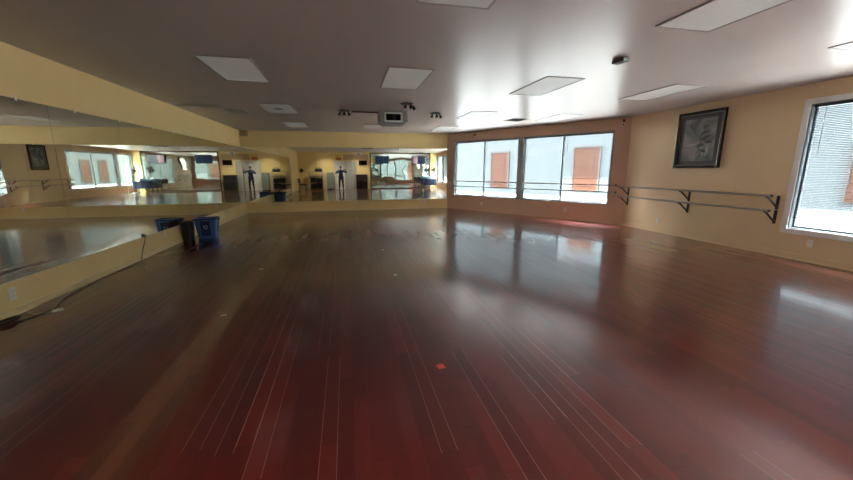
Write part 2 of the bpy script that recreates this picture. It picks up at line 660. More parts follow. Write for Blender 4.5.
# venetian blinds, one to a pane
def blind(wall, s0, s1, ztop, zbot, label, tilt=-28.0):
    p, rz = wp(wall, s0, ztop, -0.040)
    t = thing('window_blind', p, rz, label, 'blind', 'venetian blinds in the windows')
    W = s1 - s0
    MB().box((0, -0.014, -0.03), (W, 0.014, 0), 0.002).build('headrail', 'blind_white', t)
    b = MB()
    z = -0.05
    ca, sa = math.cos(math.radians(tilt)), math.sin(math.radians(tilt))
    hw = 0.0125
    while z > zbot - ztop + 0.03:
        pts = [(-hw, 0.0), (-hw * 0.4, 0.0012), (hw * 0.4, 0.0012), (hw, 0.0)]
        vv = []
        for x in (0.004, W - 0.004):
            vv.append([b.bm.verts.new((x, y * ca - q * sa, z + y * sa + q * ca)) for (y, q) in pts])
        for k in range(3):
            b.bm.faces.new((vv[0][k], vv[0][k + 1], vv[1][k + 1], vv[1][k]))
        z -= 0.0255
    b.build('slats', 'blind_white', t)
    MB().box((0, -0.010, zbot - ztop), (W, 0.010, zbot - ztop + 0.016), 0.002).build('bottom_rail', 'blind_white', t)
    for q in (0.15, 0.85):
        MB().cyl((W * q, -0.0, zbot - ztop + .005), (W * q, -0.0, -0.01), 0.0013, 6).build('ladder_cord', 'blind_white', t)
    MB().cyl((W * 0.08, -0.018, -0.75), (W * 0.08, -0.018, -0.02), 0.004, 8).build('tilt_wand', 'blind_white', t)


TOP = Z1 - 0.015
blind('window', 0.385, 1.63, TOP, 0.66, 'pale venetian blind lowered over the window pane nearest the far mirrors')
blind('window', 1.69, 2.985, TOP, 0.66, 'pale venetian blind over the pane showing the smaller reddish door')
blind('window', 3.215, 4.425, TOP, 0.66, 'pale venetian blind right of the wide grey strip between the slanted windows')
blind('window', 4.485, 5.775, TOP, 1.19, 'partly raised pale blind over the pane showing the larger orange door')
blind('right', A0 + 0.02, A0 + 1.95, 2.42, 0.67, 'pale venetian blind in the big white cased window at the right edge', -32)
blind('right', A0 + 2.01, A1 - 0.02, 2.42, 0.67, 'pale blind in the second pane of the big side window, seen in mirrors', -32)


# ------------------------------------------------------------------ outdoors
gz = 0.10
o = MB()
o.box((-30, -25, gz - 0.1), (45, 45, gz))
g_ = o.build('ground', 'concrete', None)
tag(g_, 'sunlit concrete walkway outside the windows', 'ground', None, 'structure')
# the room stands in a hole of that ground: raise the walkway only outside the walls
bm = bmesh.new()
ring_in = [(XL - .15, YR - .15), (XR + .15, YR - .15), (XR + .15, 7.985), (W0[0] + .08, YB + .15), (XL - .15, YB + .15)]
ring_out = [(-30, -60), (45, -60), (45, 8), (30, 45), (-30, 45)]
vi = [bm.verts.new((x, y, gz)) for x, y in ring_in]
vo = [bm.verts.new((x, y, gz)) for x, y in ring_out]
vi2 = [bm.verts.new((x, y, gz - .3)) for x, y in ring_in]
for i in range(5):
    j = (i + 1) % 5
    bm.faces.new((vo[i], vo[j], vi[j], vi[i]))
    bm.faces.new((vi[i], vi[j], vi2[j], vi2[i]))
bmesh.ops.recalc_face_normals(bm, faces=bm.faces)
bm.to_mesh(g_.data)
bm.free()

DO = 7.4
E0 = W0 + WN * DO
CX = XR + 8.5
sc_ = (CX - E0[0]) / WD[0]
corner = E0 + WD * sc_
start = E0 - WD * 14
bld = thing('neighbor_building', (corner[0], corner[1], gz), 0, 'pale blue grey stucco building with orange doors, outside the windows', 'building')


def wall_quad(b, a, c, z0, z1, th=0.3):
    a, c = Vector(a), Vector(c)
    d = (c - a).normalized()
    n = Vector((-d[1], d[0]))
    vs = [a, c, c + n * th, a + n * th]
    b.prism([(v[0] - corner[0], v[1] - corner[1]) for v in vs], z0 - gz, z1 - gz)


b = MB()
wall_quad(b, start, corner, gz, 8.2)
wall_quad(b, corner, (CX, -42), gz, 9.2)
b.build('outer_wall', 'stucco', bld)
rzW = math.atan2(WD[1], WD[0])


def outer_door(c, rz, w_, z0, z1):
    d = MB()
    M = Matrix.Translation((c[0] - corner[0], c[1] - corner[1], -gz)) @ Matrix.Rotation(rz, 4, 'Z')
    d.box((-w_ / 2, -0.06, z0), (w_ / 2, 0.0, z1), 0, M)
    dd = d.build('door', 'outer_door', bld)
    f = MB()
    for (a, e, q0, q1) in ((-w_ / 2 - .08, -w_ / 2, z0, z1 + .08), (w_ / 2, w_ / 2 + .08, z0, z1 + .08), (-w_ / 2, w_ / 2, z1, z1 + .08)):
        f.box((a, -0.10, q0), (e, 0.0, q1), 0, M)
    f.build('door_frame', 'outer_door_dark', dd)
    p_ = MB()
    p_.box((-w_ * .32, -0.075, z0 + 1.1), (w_ * .32, -0.06, z1 - .2), 0.004, M)
    p_.box((-w_ * .32, -0.075, z0 + .2), (w_ * .32, -0.06, z0 + .95), 0.004, M)
    p_.build('door_panel', 'outer_door', dd)


def ext(s):
    return W0 + WN * DO + WD * s


outer_door(ext(-2.5), rzW, 1.10, 0.45, 2.38)
outer_door(ext(2.35), rzW, 1.15, 0.45, 2.46)
for yy in (8.15 - .6, -11.1 + 0.0, -13.5):
    outer_door(Vector((CX, yy)), -PI / 2, 1.1, 0.4, 2.3)
b = MB()
wall_quad(b, start - WN * 0.6, corner - WN * 0.6 + WD * .2, 8.2, 8.4, 1.2)
wall_quad(b, Vector((CX - .6, corner[1])), (CX - .6, -42), 9.2, 9.4, 1.2)
b.build('roof_edge', 'stucco', bld)

# ------------------------------------------------------------------ mirrors
def mirror_panel(wall, s0, s1, z0, z1, clips, label, group):
    p, rz = wp(wall, s0, z0)
    t = thing('mirror_panel', p, rz, label, 'mirror', group)
    W, H = s1 - s0, z1 - z0
    MB().box((0.001, -0.006, 0), (W - 0.001, -0.0002, H)).build('mirror_back', 'mirror_edge', t)
    MB().box((0.0025, -0.0065, 0.002), (W - 0.0025, -0.0060, H - 0.002)).build('mirror_glass', 'mirror_glass', t)
    for (cs, top) in clips:
        zc = H if top else 0.0
        sg = 1 if top else -1
        b = MB()
        b.box((cs - 0.012, -0.012, zc - 0.022 if top else zc - 0.012), (cs + 0.012, 0.0, zc + 0.012 if top else zc + 0.022), 0.002)
        b.box((cs - 0.007, -0.010, min(zc + sg * 0.010, zc + sg * 0.04)), (cs + 0.007, 0.0, max(zc + sg * 0.010, zc + sg * 0.04)), 0.002)
        b.build('mirror_clip', 'white_plastic', t)


PW = 1.327
ML0, ML1 = 0.355, 2.205
yt = [4.81, 5.66, 6.60, 7.61, 8.39, 9.24, 10.09, 11.09, 11.79, 12.5]
ordn = ['nearest the far corner', 'second from the far corner', 'third from the far corner', 'fourth from the far corner',
        'fifth from the far corner', 'sixth from the far corner', 'seventh from the far corner', 'eighth from the far corner, out of the frame',
        'at the open end of the row']
NLEFT = 8
for k in range(NLEFT):
    y1 = YB - 0.005 - PW * k
    y0 = y1 - PW
    s0, s1 = y0 - YR, y1 - YR
    cl = [(y - y0, True) for y in yt if y0 + .02 < y < y1 - .02]
    mirror_panel('left', s0, s1, ML0, ML1, cl, 'tall mirror panel on the left wall, ' + ordn[k], 'frameless mirror panels along the left wall')
yend = YB - 0.005 - PW * NLEFT
MB().box((0, -0.03, 0), (0.09, 0, ML1 - 0.05), 0.004).build('trim_2', 'white_trim', None, *wp('left', yend - YR - 0.10, 0.08))
tag(bpy.data.objects['trim_2'], 'white upright strip at the open end of the left mirrors', 'trim', None, 'structure')
NB = 6
BW = (W0[0] - XL - 0.035) / NB
bt = [-1.46, -0.69, 0.33, 1.3, 2.3, 3.2]
bo = ['nearest the left corner', 'second from the left corner', 'third from the left corner', 'third from the windows', 'second from the windows', 'nearest the windows']
for k in range(NB):
    s0 = 0.012 + BW * k
    x0 = XL + s0
    cl = [(x - x0, True) for x in bt if x0 + .02 < x < x0 + BW - .02]
    mirror_panel('back', s0, s0 + BW, 0.36, 2.225, cl, 'mirror panel on the far end wall, ' + bo[k], 'frameless mirror panels across the far wall')
# thin channels that carry the mirrors
b = MB()
b.box((yend - YR, -0.011, ML0 - 0.014), (YB - YR - 0.004, 0, ML0 - 0.0005))
b.build('trim_3', 'baseboard_paint', None, *wp('left', 0))
tag(bpy.data.objects['trim_3'], 'tan channel under the left mirrors', 'trim', None, 'structure')
b = MB()
b.box((0.012, -0.011, 0.345), (W0[0] - XL - 0.02, 0, 0.3595))
b.build('trim_4', 'baseboard_paint', None, *wp('back', 0))
tag(bpy.data.objects['trim_4'], 'tan channel under the far mirrors', 'trim', None, 'structure')


# ------------------------------------------------------------------ ceiling lights
def light_panel():
    t = thing('ceiling_light', (0, 0, HC), 0, '', 'ceiling light', 'recessed ceiling light panels')
    W, L_ = 0.61, 1.22
    b = MB()
    e = 0.020
    b.box((-W / 2, -L_ / 2, -0.010), (-W / 2 + e, L_ / 2, -0.0004)).box((W / 2 - e, -L_ / 2, -0.010), (W / 2, L_ / 2, -0.0004))
    b.box((-W / 2 + e, -L_ / 2, -0.010), (W / 2 - e, -L_ / 2 + e, -0.0004)).box((-W / 2 + e, L_ / 2 - e, -0.010), (W / 2 - e, L_ / 2, -0.0004))
    b.build('light_frame', 'frame_grey', t)
    MB().box((-W / 2 + e, -L_ / 2 + e, -0.006), (W / 2 - e, L_ / 2 - e, -0.0008)).build('diffuser', 'diffuser', t)
    return t


def add_rear_fill(t):
    W, L_ = 0.61, 1.22
    ld = bpy.data.lights.new('rear_fill_light', 'AREA')  # area light added under the panel to brighten the rear wall
    ld.shape = 'RECTANGLE'
    ld.size, ld.size_y = W - 0.08, L_ - 0.08
    ld.energy = REAR_FILL_POWER
    ld.color = (1.0, 0.93, 0.80)
    ld.spread = math.radians(125)
    lo = bpy.data.objects.new('rear_fill_light', ld)
    COL.objects.link(lo)
    lo.parent = t
    lo.location = (0, 0, -0.012)


cols = [(-1.34, 'left'), (0.90, 'second'), (3.15, 'third'), (5.36, 'right')]
rows = [(-0.4, 'above the camera, behind it'), (2.41, 'nearest row at the top edge'), (5.44, 'second row, by the picture'),
        (8.5, 'third row, level with the projector'), (11.38, 'last row before the far mirrors')]
LBL = {
    (0, 2): 'grey ceiling light panel above the floor near the left mirrors, the biggest on the left',
    (1, 2): 'light panel in front of the projector, brightest in the middle of the ceiling',
    (1, 1): 'light panel cut by the top edge, right of the photo centre',
    (2, 1): 'bright long light panel at the top edge, towards the right',
    (2, 2): 'outlined light panel reflecting the windows, left of the small dark ceiling box',
    (3, 2): 'slim looking light panel on the ceiling directly left above the framed picture',
    (2, 3): 'faint light panel on the ceiling right of the rightmost spot cluster',
    (3, 3): 'small bright light panel over the slanted windows, right of the grey air vent',
    (0, 3): 'light panel with a dark stain in its middle, left of the spot clusters',
    (0, 4): 'faint light panel right above the far mirrors, left end',
    (1, 4): 'faint light panel behind the projector by the far wall',
    (2, 4): 'faint light panel between far wall and slanted windows',
    (3, 1): 'light panel with a thin outline cut by the right edge of the photo',
    (0, 1): 'light panel out of frame above the left foreground, seen in mirrors',
    (0, 0): 'light panel behind the camera near the rack, seen in mirrors',
    (1, 0): 'light panel behind the camera near the grey door, seen in mirrors',
    (2, 0): 'light panel behind the camera before the black framed mirror, left one',
    (3, 0): 'light panel behind the camera before the black framed mirror, right one',
}
proto = None
lit = []
for i, (x, _) in enumerate(cols):
    for j, (y, _) in enumerate(rows):
        if (i, j) not in LBL:
            continue
        if proto is None:
            proto = light_panel()
            proto.location = (x, y, HC)
            proto['label'] = LBL[(i, j)]
            t = proto
        else:
            t = copy_tree(proto, (x, y, HC), 0, LBL[(i, j)])
        if j == 0:
            lit.append(t)
        if (i, j) == (3, 1):
            t.location = (5.49, y + 0.09, HC)
        if (i, j) == (0, 3):
            for c in t.children:
                if c.name.startswith('diffuser'):
                    c.data = c.data.copy()
                    c.data.materials[0] = MATS['stained_diffuser']
                    s = MB().lathe([(0.001, -0.0075), (0.085, -0.0075), (0.10, -0.0065), (0.001, -0.0062)], 18)
                    s.build('stain', 'dark_stain', c)


for t in lit:
    add_rear_fill(t)


def air_vent(x, y, w_, l_, label, m='vent_grey', n=9, rz=0):
    t = thing('air_vent', (x, y, HC), rz, label, 'air vent', 'ceiling air vents')
    b = MB()
    e = 0.03
    b.box((-w_ / 2, -l_ / 2, -0.010), (-w_ / 2 + e, l_ / 2, -.0004)).box((w_ / 2 - e, -l_ / 2, -0.010), (w_ / 2, l_ / 2, -.0004))
    b.box((-w_ / 2 + e, -l_ / 2, -0.010), (w_ / 2 - e, -l_ / 2 + e, -.0004)).box((-w_ / 2 + e, l_ / 2 - e, -0.010), (w_ / 2 - e, l_ / 2, -.0004))
    b.build('vent_frame', 'light_grey_metal' if m == 'vent_grey' else m, t)
    MB().box((-w_ / 2 + e, -l_ / 2 + e, -0.003), (w_ / 2 - e, l_ / 2 - e, -0.0005)).build('vent_throat', 'vent_dark' if m == 'vent_grey' else 'vent_grey', t)
    b = MB()
    for k in range(n):
        yy = -l_ / 2 + e + (k + .5) * (l_ - 2 * e) / n
        b.box((-w_ / 2 + e, -0.014, -0.0016), (w_ / 2 - e, 0.014, 0), 0, Matrix.Translation((0, yy, -0.006)) @ Matrix.Rotation(math.radians(25), 4, 'X'))
    b.build('vent_louver', m, t)


air_vent(4.47, 9.05, 0.50, 0.62, 'dark grey air vent on the ceiling above the slanted windows')
air_vent(-2.30, 9.05, 0.46, 0.72, 'pale air vent on the ceiling close to the left wall', 'light_grey_metal')
air_vent(-2.88, 8.35, 0.92, 0.42, 'wide flat grey vent on the ceiling where it meets the left wall', 'light_grey_metal', 7)

# small dark box on the ceiling
t = thing('ceiling_speaker', (3.27, 3.93, HC), math.radians(8), 'small dark box fixed to the ceiling near the top right light panels', 'speaker')
MB().box((-0.05, -0.085, -0.045), (0.05, 0.085, -0.004), 0.01).build('speaker_body', 'grey_metal', t)
b = MB()
for k in range(6):
    b.box((-0.04, -0.078 + k * 0.027, -0.048), (0.04, -0.062 + k * 0.027, -0.044))
b.build('grille', 'black_metal', t)
MB().box((-0.05, -0.05, -0.004), (0.05, 0.05, -0.0003)).build('mount_plate', 'grey_metal', t)

# projector
t = thing('projector', (1.10, 8.22, HC), 0, 'grey boxy projector mounted on the ceiling before the far mirrors', 'projector')
PWD, PH = 0.315, 0.30
poly = [(-PWD, -0.004), (PWD, -0.004), (PWD, -PH + 0.07), (PWD - 0.085, -PH), (-PWD + 0.085, -PH), (-PWD, -PH + 0.07)]
Mx = Matrix(((1, 0, 0, 0), (0, 0, 1, 0), (0, 1, 0, 0), (0, 0, 0, 1)))
MB().prism(poly, 0.0, 0.42, Mx).build('projector_body', 'grey_metal', t)
b = MB()
for (x0, z0, x1, z1) in ((-0.20, -0.245, 0.20, -0.215), (-0.20, -0.075, 0.20, -0.045), (-0.20, -0.215, -0.165, -0.075), (0.165, -0.215, 0.20, -0.075)):
    b.box((x0, -0.018, z0), (x1, 0.0, z1), 0.003)
b.build('lens_surround', 'light_grey_metal', t)
MB().box((-0.165, -0.006, -0.215), (0.165, 0.0, -0.075)).build('lens_window', 'screen_dark', t)
b = MB()
b.lathe([(0.045, 0), (0.055, 0.004), (0.055, 0.012), (0.03, 0.014)], 20, m=Matrix.Translation((0.02, -0.002, -0.145)) @ Matrix.Rotation(PI / 2, 4, 'X'))
b.build('lens', 'black_metal', t)
b = MB().box((-PWD - 0.006, -0.006, -0.225), (-PWD + 0.01, 0.40, -0.205)).box((PWD - 0.01, -0.006, -0.225), (PWD + 0.006, 0.40, -0.205)).box((-0.23, -0.006, -0.275), (0.23, 0.0, -0.268))
b.build('body_trim', 'black_metal', t)


def spot_cluster(x, y, label, rz=0, m='black_metal'):
    t = thing('spot_cluster', (x, y, HC), rz, label, 'spotlight', 'spot clusters on the ceiling')
    MB().lathe([(0.02, -0.035), (0.12, -0.030), (0.125, -0.018), (0.06, -0.0005)], 24).build('ceiling_rose', m, t, smooth=True)
    for k in range(3):
        a = -2.35 + k * 0.78
        d = Vector((math.cos(a), math.sin(a), 0))
        arm = MB().tube([d * 0.07 + Vector((0, 0, -0.03)), d * 0.10 + Vector((0, 0, -0.06)), d * 0.13 + Vector((0, 0, -0.075))], 0.009, 8).build('arm', m, t)
        q = d * 0.13 + Vector((0, 0, -0.075))
        e = (d * 0.45 + Vector((0, 0, -1))).normalized()
        hd = MB().tube([q - e * 0.01, q + e * 0.02, q + e * 0.075], [0.014, 0.028, 0.032], 14).build('spot_head', m, t, smooth=True)
        MB().ball(q + e * 0.076, 0.022, seg=12).build('bulb', 'white_plastic', hd)
    return t


spot_cluster(0.03, 8.35, 'small black spot cluster on the ceiling left of the projector')
spot_cluster(1.24, 7.25, 'small black spot cluster on the ceiling just in front of the projector', 0.4)
spot_cluster(2.08, 8.30, 'small black spot cluster on the ceiling right of the projector')
b = MB().box((0.20, 8.52, HC - 0.022), (0.79, 8.56, HC - 0.0005), 0.004)  # dark strip put where the projector shades the ceiling
o = b.build('projector_shadow', 'bracket_black', None)
tag(o, 'thin dark strip on the ceiling standing in for the shadow of the projector', 'shadow strip')


def camera_unit(wall, s, z, label, off=0.05):
    p, rz = wp(wall, s, z)
    t = thing('security_camera', p, rz, label, 'security camera', 'small cameras above the slanted windows')
    MB().box((-0.03, -0.02, -0.02), (0.03, -0.0005, 0.05), 0.004).build('mount', 'bracket_black', t)
    MB().tube([(0, -0.02, 0.01), (0, -0.07, 0.0), (0.02, -0.09, -0.05)], 0.010, 8).build('arm', 'bracket_black', t)
    h = MB().tube([(0.0, -0.06, -0.05), (0.03, -0.13, -0.085)], 0.032, 14).build('camera_housing', 'white_plastic', t, smooth=True)
    MB().tube([(0.031, -0.131, -0.086), (0.034, -0.136, -0.0885)], 0.022, 12).build('lens', 'black_metal', h)


camera_unit('window', 1.28, 2.63, 'tiny camera over the slanted window nearest the far mirrors')
camera_unit('window', 6.02, 2.66, 'white round camera in the corner between slanted windows and right wall')
t = thing('wall_speaker', (XL + 0.20, YB, 2.53), 0, 'brown boxy speaker high in the far left corner above the mirrors', 'speaker')
MB().box((-0.13, -0.16, 0.02), (0.07, -0.0005, 0.21), 0.01).build('speaker_box', 'tan_board', t)
MB().tube([(0.10, -0.06, 0.20), (0.10, -0.06, 0.10), (0.13, -0.06, 0.0)], 0.012, 8).build('antenna', 'white_plastic', t)
MB().box((0.04, -0.07, 0.17), (0.12, -0.0005, 0.19)).build('mount', 'tan_board', t)


# ------------------------------------------------------------------ outlets
def outlet(wall, s, z, label, w_=0.075, h_=0.115, m='white_plastic'):
    p, rz = wp(wall, s, z)
    t = thing('wall_outlet', p, rz, label, 'outlet', 'white wall outlets')
    MB().box((-w_ / 2, -0.007, -h_ / 2), (w_ / 2, -0.0003, h_ / 2), 0.002).build('cover_plate', m, t)
    for zz in (-0.024, 0.024):
        s_ = MB().box((-0.017, -0.009, zz - 0.014), (0.017, -0.006, zz + 0.014), 0.003).build('socket', m, t)
        MB().box((-0.009, -0.0095, zz - 0.006), (-0.006, -0.0088, zz + 0.006)).box((0.006, -0.0095, zz - 0.006), (0.009, -0.0088, zz + 0.006)).build('slot', 'black_metal', s_)


outlet('left', 4.27 - YR, 0.225, 'white outlet low on the left wall at the left photo edge', 0.075, 0.125)
outlet('left', 7.48 - YR, 0.275, 'white outlet on the left wall between hanging cable and blue bin')
outlet('left', 11.02 - YR, 0.27, 'white outlet on the left wall beyond the blue bin')
outlet('back', -2.45 - XL, 0.275, 'leftmost of the three outlets under the far mirrors')
outlet('back', 0.33 - XL, 0.285, 'middle of the three outlets under the far mirrors')
outlet('back', 2.91 - XL, 0.275, 'rightmost of the three outlets under the far mirrors')
outlet('window', 1.64, 0.27, 'outlet under the slanted window nearest the far mirrors')
outlet('window', 4.66, 0.30, 'outlet under the slanted window nearest the barre')
outlet('right', 7.94 - 6.83, 0.27, 'white outlet on the right wall below the barre')
outlet('right', 7.94 - 3.99, 0.30, 'outlet on the right wall under the white cased window')

# ------------------------------------------------------------------ barres
OFF = 0.25


def bracket(parent, s, z, wall_len=0.20):
    """L shaped wall bracket: plate on the wall and an arm rising out to the bar"""
    b = MB()
    b.box((s - 0.022, -0.014, z - 0.235), (s + 0.022, -0.0004, z - 0.005), 0.003)
    o = b.build('wall_plate', 'bracket_black', parent)
    b = MB()
    b.tube([(s, -0.012, z - 0.20), (s, -OFF + 0.02, z - 0.03), (s, -OFF, z - 0.022)], 0.016, 8)
    b.tube([(s, -OFF - 0.03, z - 0.012), (s, -OFF - 0.02, z - 0.03), (s, -OFF + 0.02, z - 0.03), (s, -OFF + 0.03, z - 0.012)], 0.010, 8)
    b.build('bracket_arm', 'bracket_black', o)


def barre(wall, s0, s1, z, stops, label, name='ballet_barre', rad=0.019):
    p, rz = wp(wall, 0, 0)
    t = thing(name, p, rz, label, 'barre', 'paired ballet barres on the walls')
    MB().cyl((s0, -OFF, z), (s1, -OFF, z), rad, 14).build('bar', 'bar_metal', t, smooth=True)
    for s in (s0, s1):
        MB().lathe([(rad + 0.001, -0.018), (rad + 0.004, -0.014), (rad + 0.004, 0.014), (0.012, 0.02)], 14,
                   m=Matrix.Translation((s, -OFF, z)) @ Matrix.Rotation(PI / 2 if s == s1 else -PI / 2, 4, 'Y')).build('end_cap', 'bracket_black', t)
    for s in stops:
        bracket(t, s, z)
    return t


R = lambda y: 7.94 - y
barre('right', R(7.86), R(4.46), 1.02, [R(7.80), R(6.12), R(4.52)], 'upper grey metal barre on black brackets on the right wall')
barre('right', R(7.86), R(4.46), 0.775, [R(7.80), R(6.12), R(4.52)], 'lower grey metal barre on black brackets on the right wall')


def window_barre(z, label):
    p, rz = wp('window', 0, 0)
    t = thing('ballet_barre', p, rz, label, 'barre', 'paired ballet barres on the walls')
    MB().cyl((0.22, -OFF, z), (6.06, -OFF, z), 0.017, 14).build('bar', 'bar_metal', t, smooth=True)
    for s in (0.22, 6.06):
        MB().tube([(s - 0.016, -OFF, z), (s + 0.016, -OFF, z)], 0.022, 12).build('end_cap', 'bracket_black', t)
    for s in (0.28, 3.10, 6.0):
        pl = MB().box((s - 0.015, -0.024, z - 0.045), (s + 0.015, -0.0125 if s == 3.10 else -0.0004, z + 0.045), 0.003).build('wall_plate', 'bar_metal', t)
        MB().cyl((s, -0.02, z), (s, -OFF, z), 0.009, 8).build('bracket_arm', 'bar_metal', pl)


window_barre(1.045, 'upper of the two long barres running across the slanted windows')
window_barre(0.865, 'lower of the two long barres running across the slanted windows')

# ------------------------------------------------------------------ picture on the right wall
p, rz = wp('right', R(6.08), 2.045)
t = thing('framed_picture', p, rz, 'dark framed plant print behind glass high on the right wall', 'picture')
PW2, PH2 = 0.50, 0.565
b = MB()
e = 0.055
for (x0, z0, x1, z1) in ((-PW2, -PH2, -PW2 + e, PH2), (PW2 - e, -PH2, PW2, PH2), (-PW2 + e, PH2 - e, PW2 - e, PH2), (-PW2 + e, -PH2, PW2 - e, -PH2 + e)):
    b.box((x0, -0.045, z0), (x1, -0.001, z1), 0.008)
b.build('frame', 'picture_frame', t)
b = MB()
e2 = 0.012
for (x0, z0, x1, z1) in ((-PW2 + e, -PH2 + e, -PW2 + e + e2, PH2 - e), (PW2 - e - e2, -PH2 + e, PW2 - e, PH2 - e), (-PW2 + e + e2, PH2 - e - e2, PW2 - e - e2, PH2 - e), (-PW2 + e + e2, -PH2 + e, PW2 - e - e2, -PH2 + e + e2)):
    b.box((x0, -0.035, z0), (x1, -0.001, z1))
b.build('slip', 'picture_slip', t)
MB().box((-PW2 + e, -0.016, -PH2 + e), (PW2 - e, -0.002, PH2 - e)).build('mat_board', 'picture_mat', t)
art = MB().box((-0.34, -0.0185, -0.42), (0.34, -0.016, 0.42)).build('print', 'garden_print', t)
b = MB()
random.seed(3)


def leaf(b, c, a, l_, w_, y=-0.0195):
    pts = []
    for q in range(9):
        u_ = q / 8
        pts.append((u_ * l_, w_ * math.sin(PI * u_)))
    for q in range(7, 0, -1):
        u_ = q / 8
        pts.append((u_ * l_, -w_ * 0.5 * math.sin(PI * u_)))
    vs_ = [b.bm.verts.new((c[0] + x * math.cos(a) - zz * math.sin(a), y, c[1] + x * math.sin(a) + zz * math.cos(a))) for x, zz in pts]
    b.bm.faces.new(vs_)


def stroke(b, pts, w_, y=-0.0193):
    for i in range(len(pts) - 1):
        a, c = Vector(pts[i]), Vector(pts[i + 1])
        d = (c - a).normalized() * w_
        n = Vector((-d[1], d[0]))
        vs_ = [b.bm.verts.new((q[0], y, q[1])) for q in (a - d + n, a - d - n, c + d - n, c + d + n)]
        b.bm.faces.new(vs_)


stroke(b, [(-0.02, -0.30), (0.05, -0.10), (0.02, 0.05), (0.10, 0.20), (0.06, 0.30)], 0.008)
stroke(b, [(0.02, 0.05), (-0.12, 0.16), (-0.18, 0.30)], 0.006)
stroke(b, [(0.05, -0.05), (0.18, 0.03), (0.28, 0.10)], 0.006)
for (c, a, l_, w_) in (((0.04, 0.22), 0.3, 0.16, 0.03), ((0.04, 0.13), 0.1, 0.20, 0.035), ((0.0, 0.06), 0.5, 0.16, 0.03), ((0.02, -0.02), 0.4, 0.24, 0.045),
                       ((0.12, -0.06), 0.0, 0.18, 0.04), ((-0.16, 0.24), 2.4, 0.10, 0.02), ((-0.12, 0.17), 1.4, 0.12, 0.02), ((-0.05, -0.14), 0.2, 0.20, 0.05),
                       ((-0.18, 0.28), 1.8, 0.08, 0.015), ((0.04, -0.2), 5.9, 0.16, 0.04)):
    leaf(b, c, a, l_, w_)
b.build('plant_drawing', 'leaf_dark', art)
b = MB()
for (c, a, l_, w_) in (((-0.30, -0.12), 0.1, 0.28, 0.03), ((0.05, -0.08), 5.0, 0.26, 0.03), ((0.2, -0.10), 4.6, 0.24, 0.03)):
    leaf(b, c, a, l_, w_, -0.0191)
b.build('pale_leaves', 'leaf_pale', art)

# ------------------------------------------------------------------ bins
t = thing('recycling_bin', (-3.01, 8.52, 0), math.radians(6), 'blue open plastic recycling bin with white symbol, against the left wall', 'bin')


def rrect(w_, d_, r, n=5):
    pts = []
    for (cx, cy, a0) in ((w_ - r, d_ - r, 0), (-w_ + r, d_ - r, PI / 2), (-w_ + r, -d_ + r, PI), (w_ - r, -d_ + r, 1.5 * PI)):
        for k in range(n + 1):
            a = a0 + (PI / 2) * k / n
            pts.append((cx + r * math.cos(a), cy + r * math.sin(a)))
    return pts


def loft(b, sections, cap0=True, cap1=True):
    rings = [[b.bm.verts.new((x, y, z)) for (x, y) in pts] for (pts, z) in sections]
    n = len(rings[0])
    for i in range(len(rings) - 1):
        for k in range(n):
            b.bm.faces.new((rings[i][k], rings[i][(k + 1) % n], rings[i + 1][(k + 1) % n], rings[i + 1][k]))
    if cap0:
        b.bm.faces.new(rings[0][::-1])
    if cap1:
        b.bm.faces.new(rings[-1])
    return b


b = loft(MB(), [(rrect(.170, .125, .04), 0.0), (rrect(.175, .13, .04), 0.01), (rrect(.215, .165, .05), 0.43), (rrect(.205, .155, .045), 0.43), (rrect(.165, .12, .035), 0.02)])
body = b.build('bin_body', 'blue_plastic', t, smooth=True)
b = loft(MB(), [(rrect(.216, .166, .05), 0.405), (rrect(.230, .180, .055), 0.41), (rrect(.230, .180, .055), 0.440), (rrect(.206, .156, .045), 0.440), (rrect(.204, .154, .045), 0.42)], False, False)
b.build('bin_rim', 'blue_dark', t, smooth=True)
b = MB()
tl = Matrix.Translation((0, -0.150, 0.22)) @ Matrix.Rotation(math.radians(5), 4, 'X')
b.box((-0.09, -0.008, -0.16), (0.09, 0.006, 0.16), 0.003, tl)
b.build('front_panel', 'blue_dark', t)
b = MB()
for k in range(3):   # three chasing arrows
    a = k * 2 * PI / 3 + PI / 2
    M = tl @ Matrix.Translation((0, -0.0095, 0.03)) @ Matrix.Rotation(-a, 4, 'Y')
    p0 = [(-0.032, 0.022), (0.012, 0.022), (0.012, 0.013), (0.036, 0.029), (0.012, 0.045), (0.012, 0.036), (-0.024, 0.036)]
    vv = [b.bm.verts.new(M @ Vector((x, 0, z))) for x, z in p0]
    b.bm.faces.new(vv)
b.build('recycling_symbol', 'symbol_white', t)
for sx in (-1, 1):
    MB().box((sx * 0.232 - 0.012, -0.06, 0.38), (sx * 0.232 + 0.012, 0.06, 0.425), 0.006).build('handle', 'blue_dark', t)

t = thing('waste_bin', (-3.262, 8.18, 0), 0, 'black waste bin squeezed between the blue bin and the left wall', 'bin')
b = loft(MB(), [(rrect(.07, .11, .03), 0.0), (rrect(.095, .14, .04), 0.40), (rrect(.088, .133, .035), 0.40), (rrect(.065, .105, .03), 0.02)])
b.build('bin_body', 'black_vinyl', t, smooth=True)
loft(MB(), [(rrect(.095, .14, .04), 0.385), (rrect(.100, .147, .042), 0.388), (rrect(.100, .147, .042), 0.408), (rrect(.088, .133, .035), 0.408)], False, False).build('bin_rim', 'black_metal', t, smooth=True)

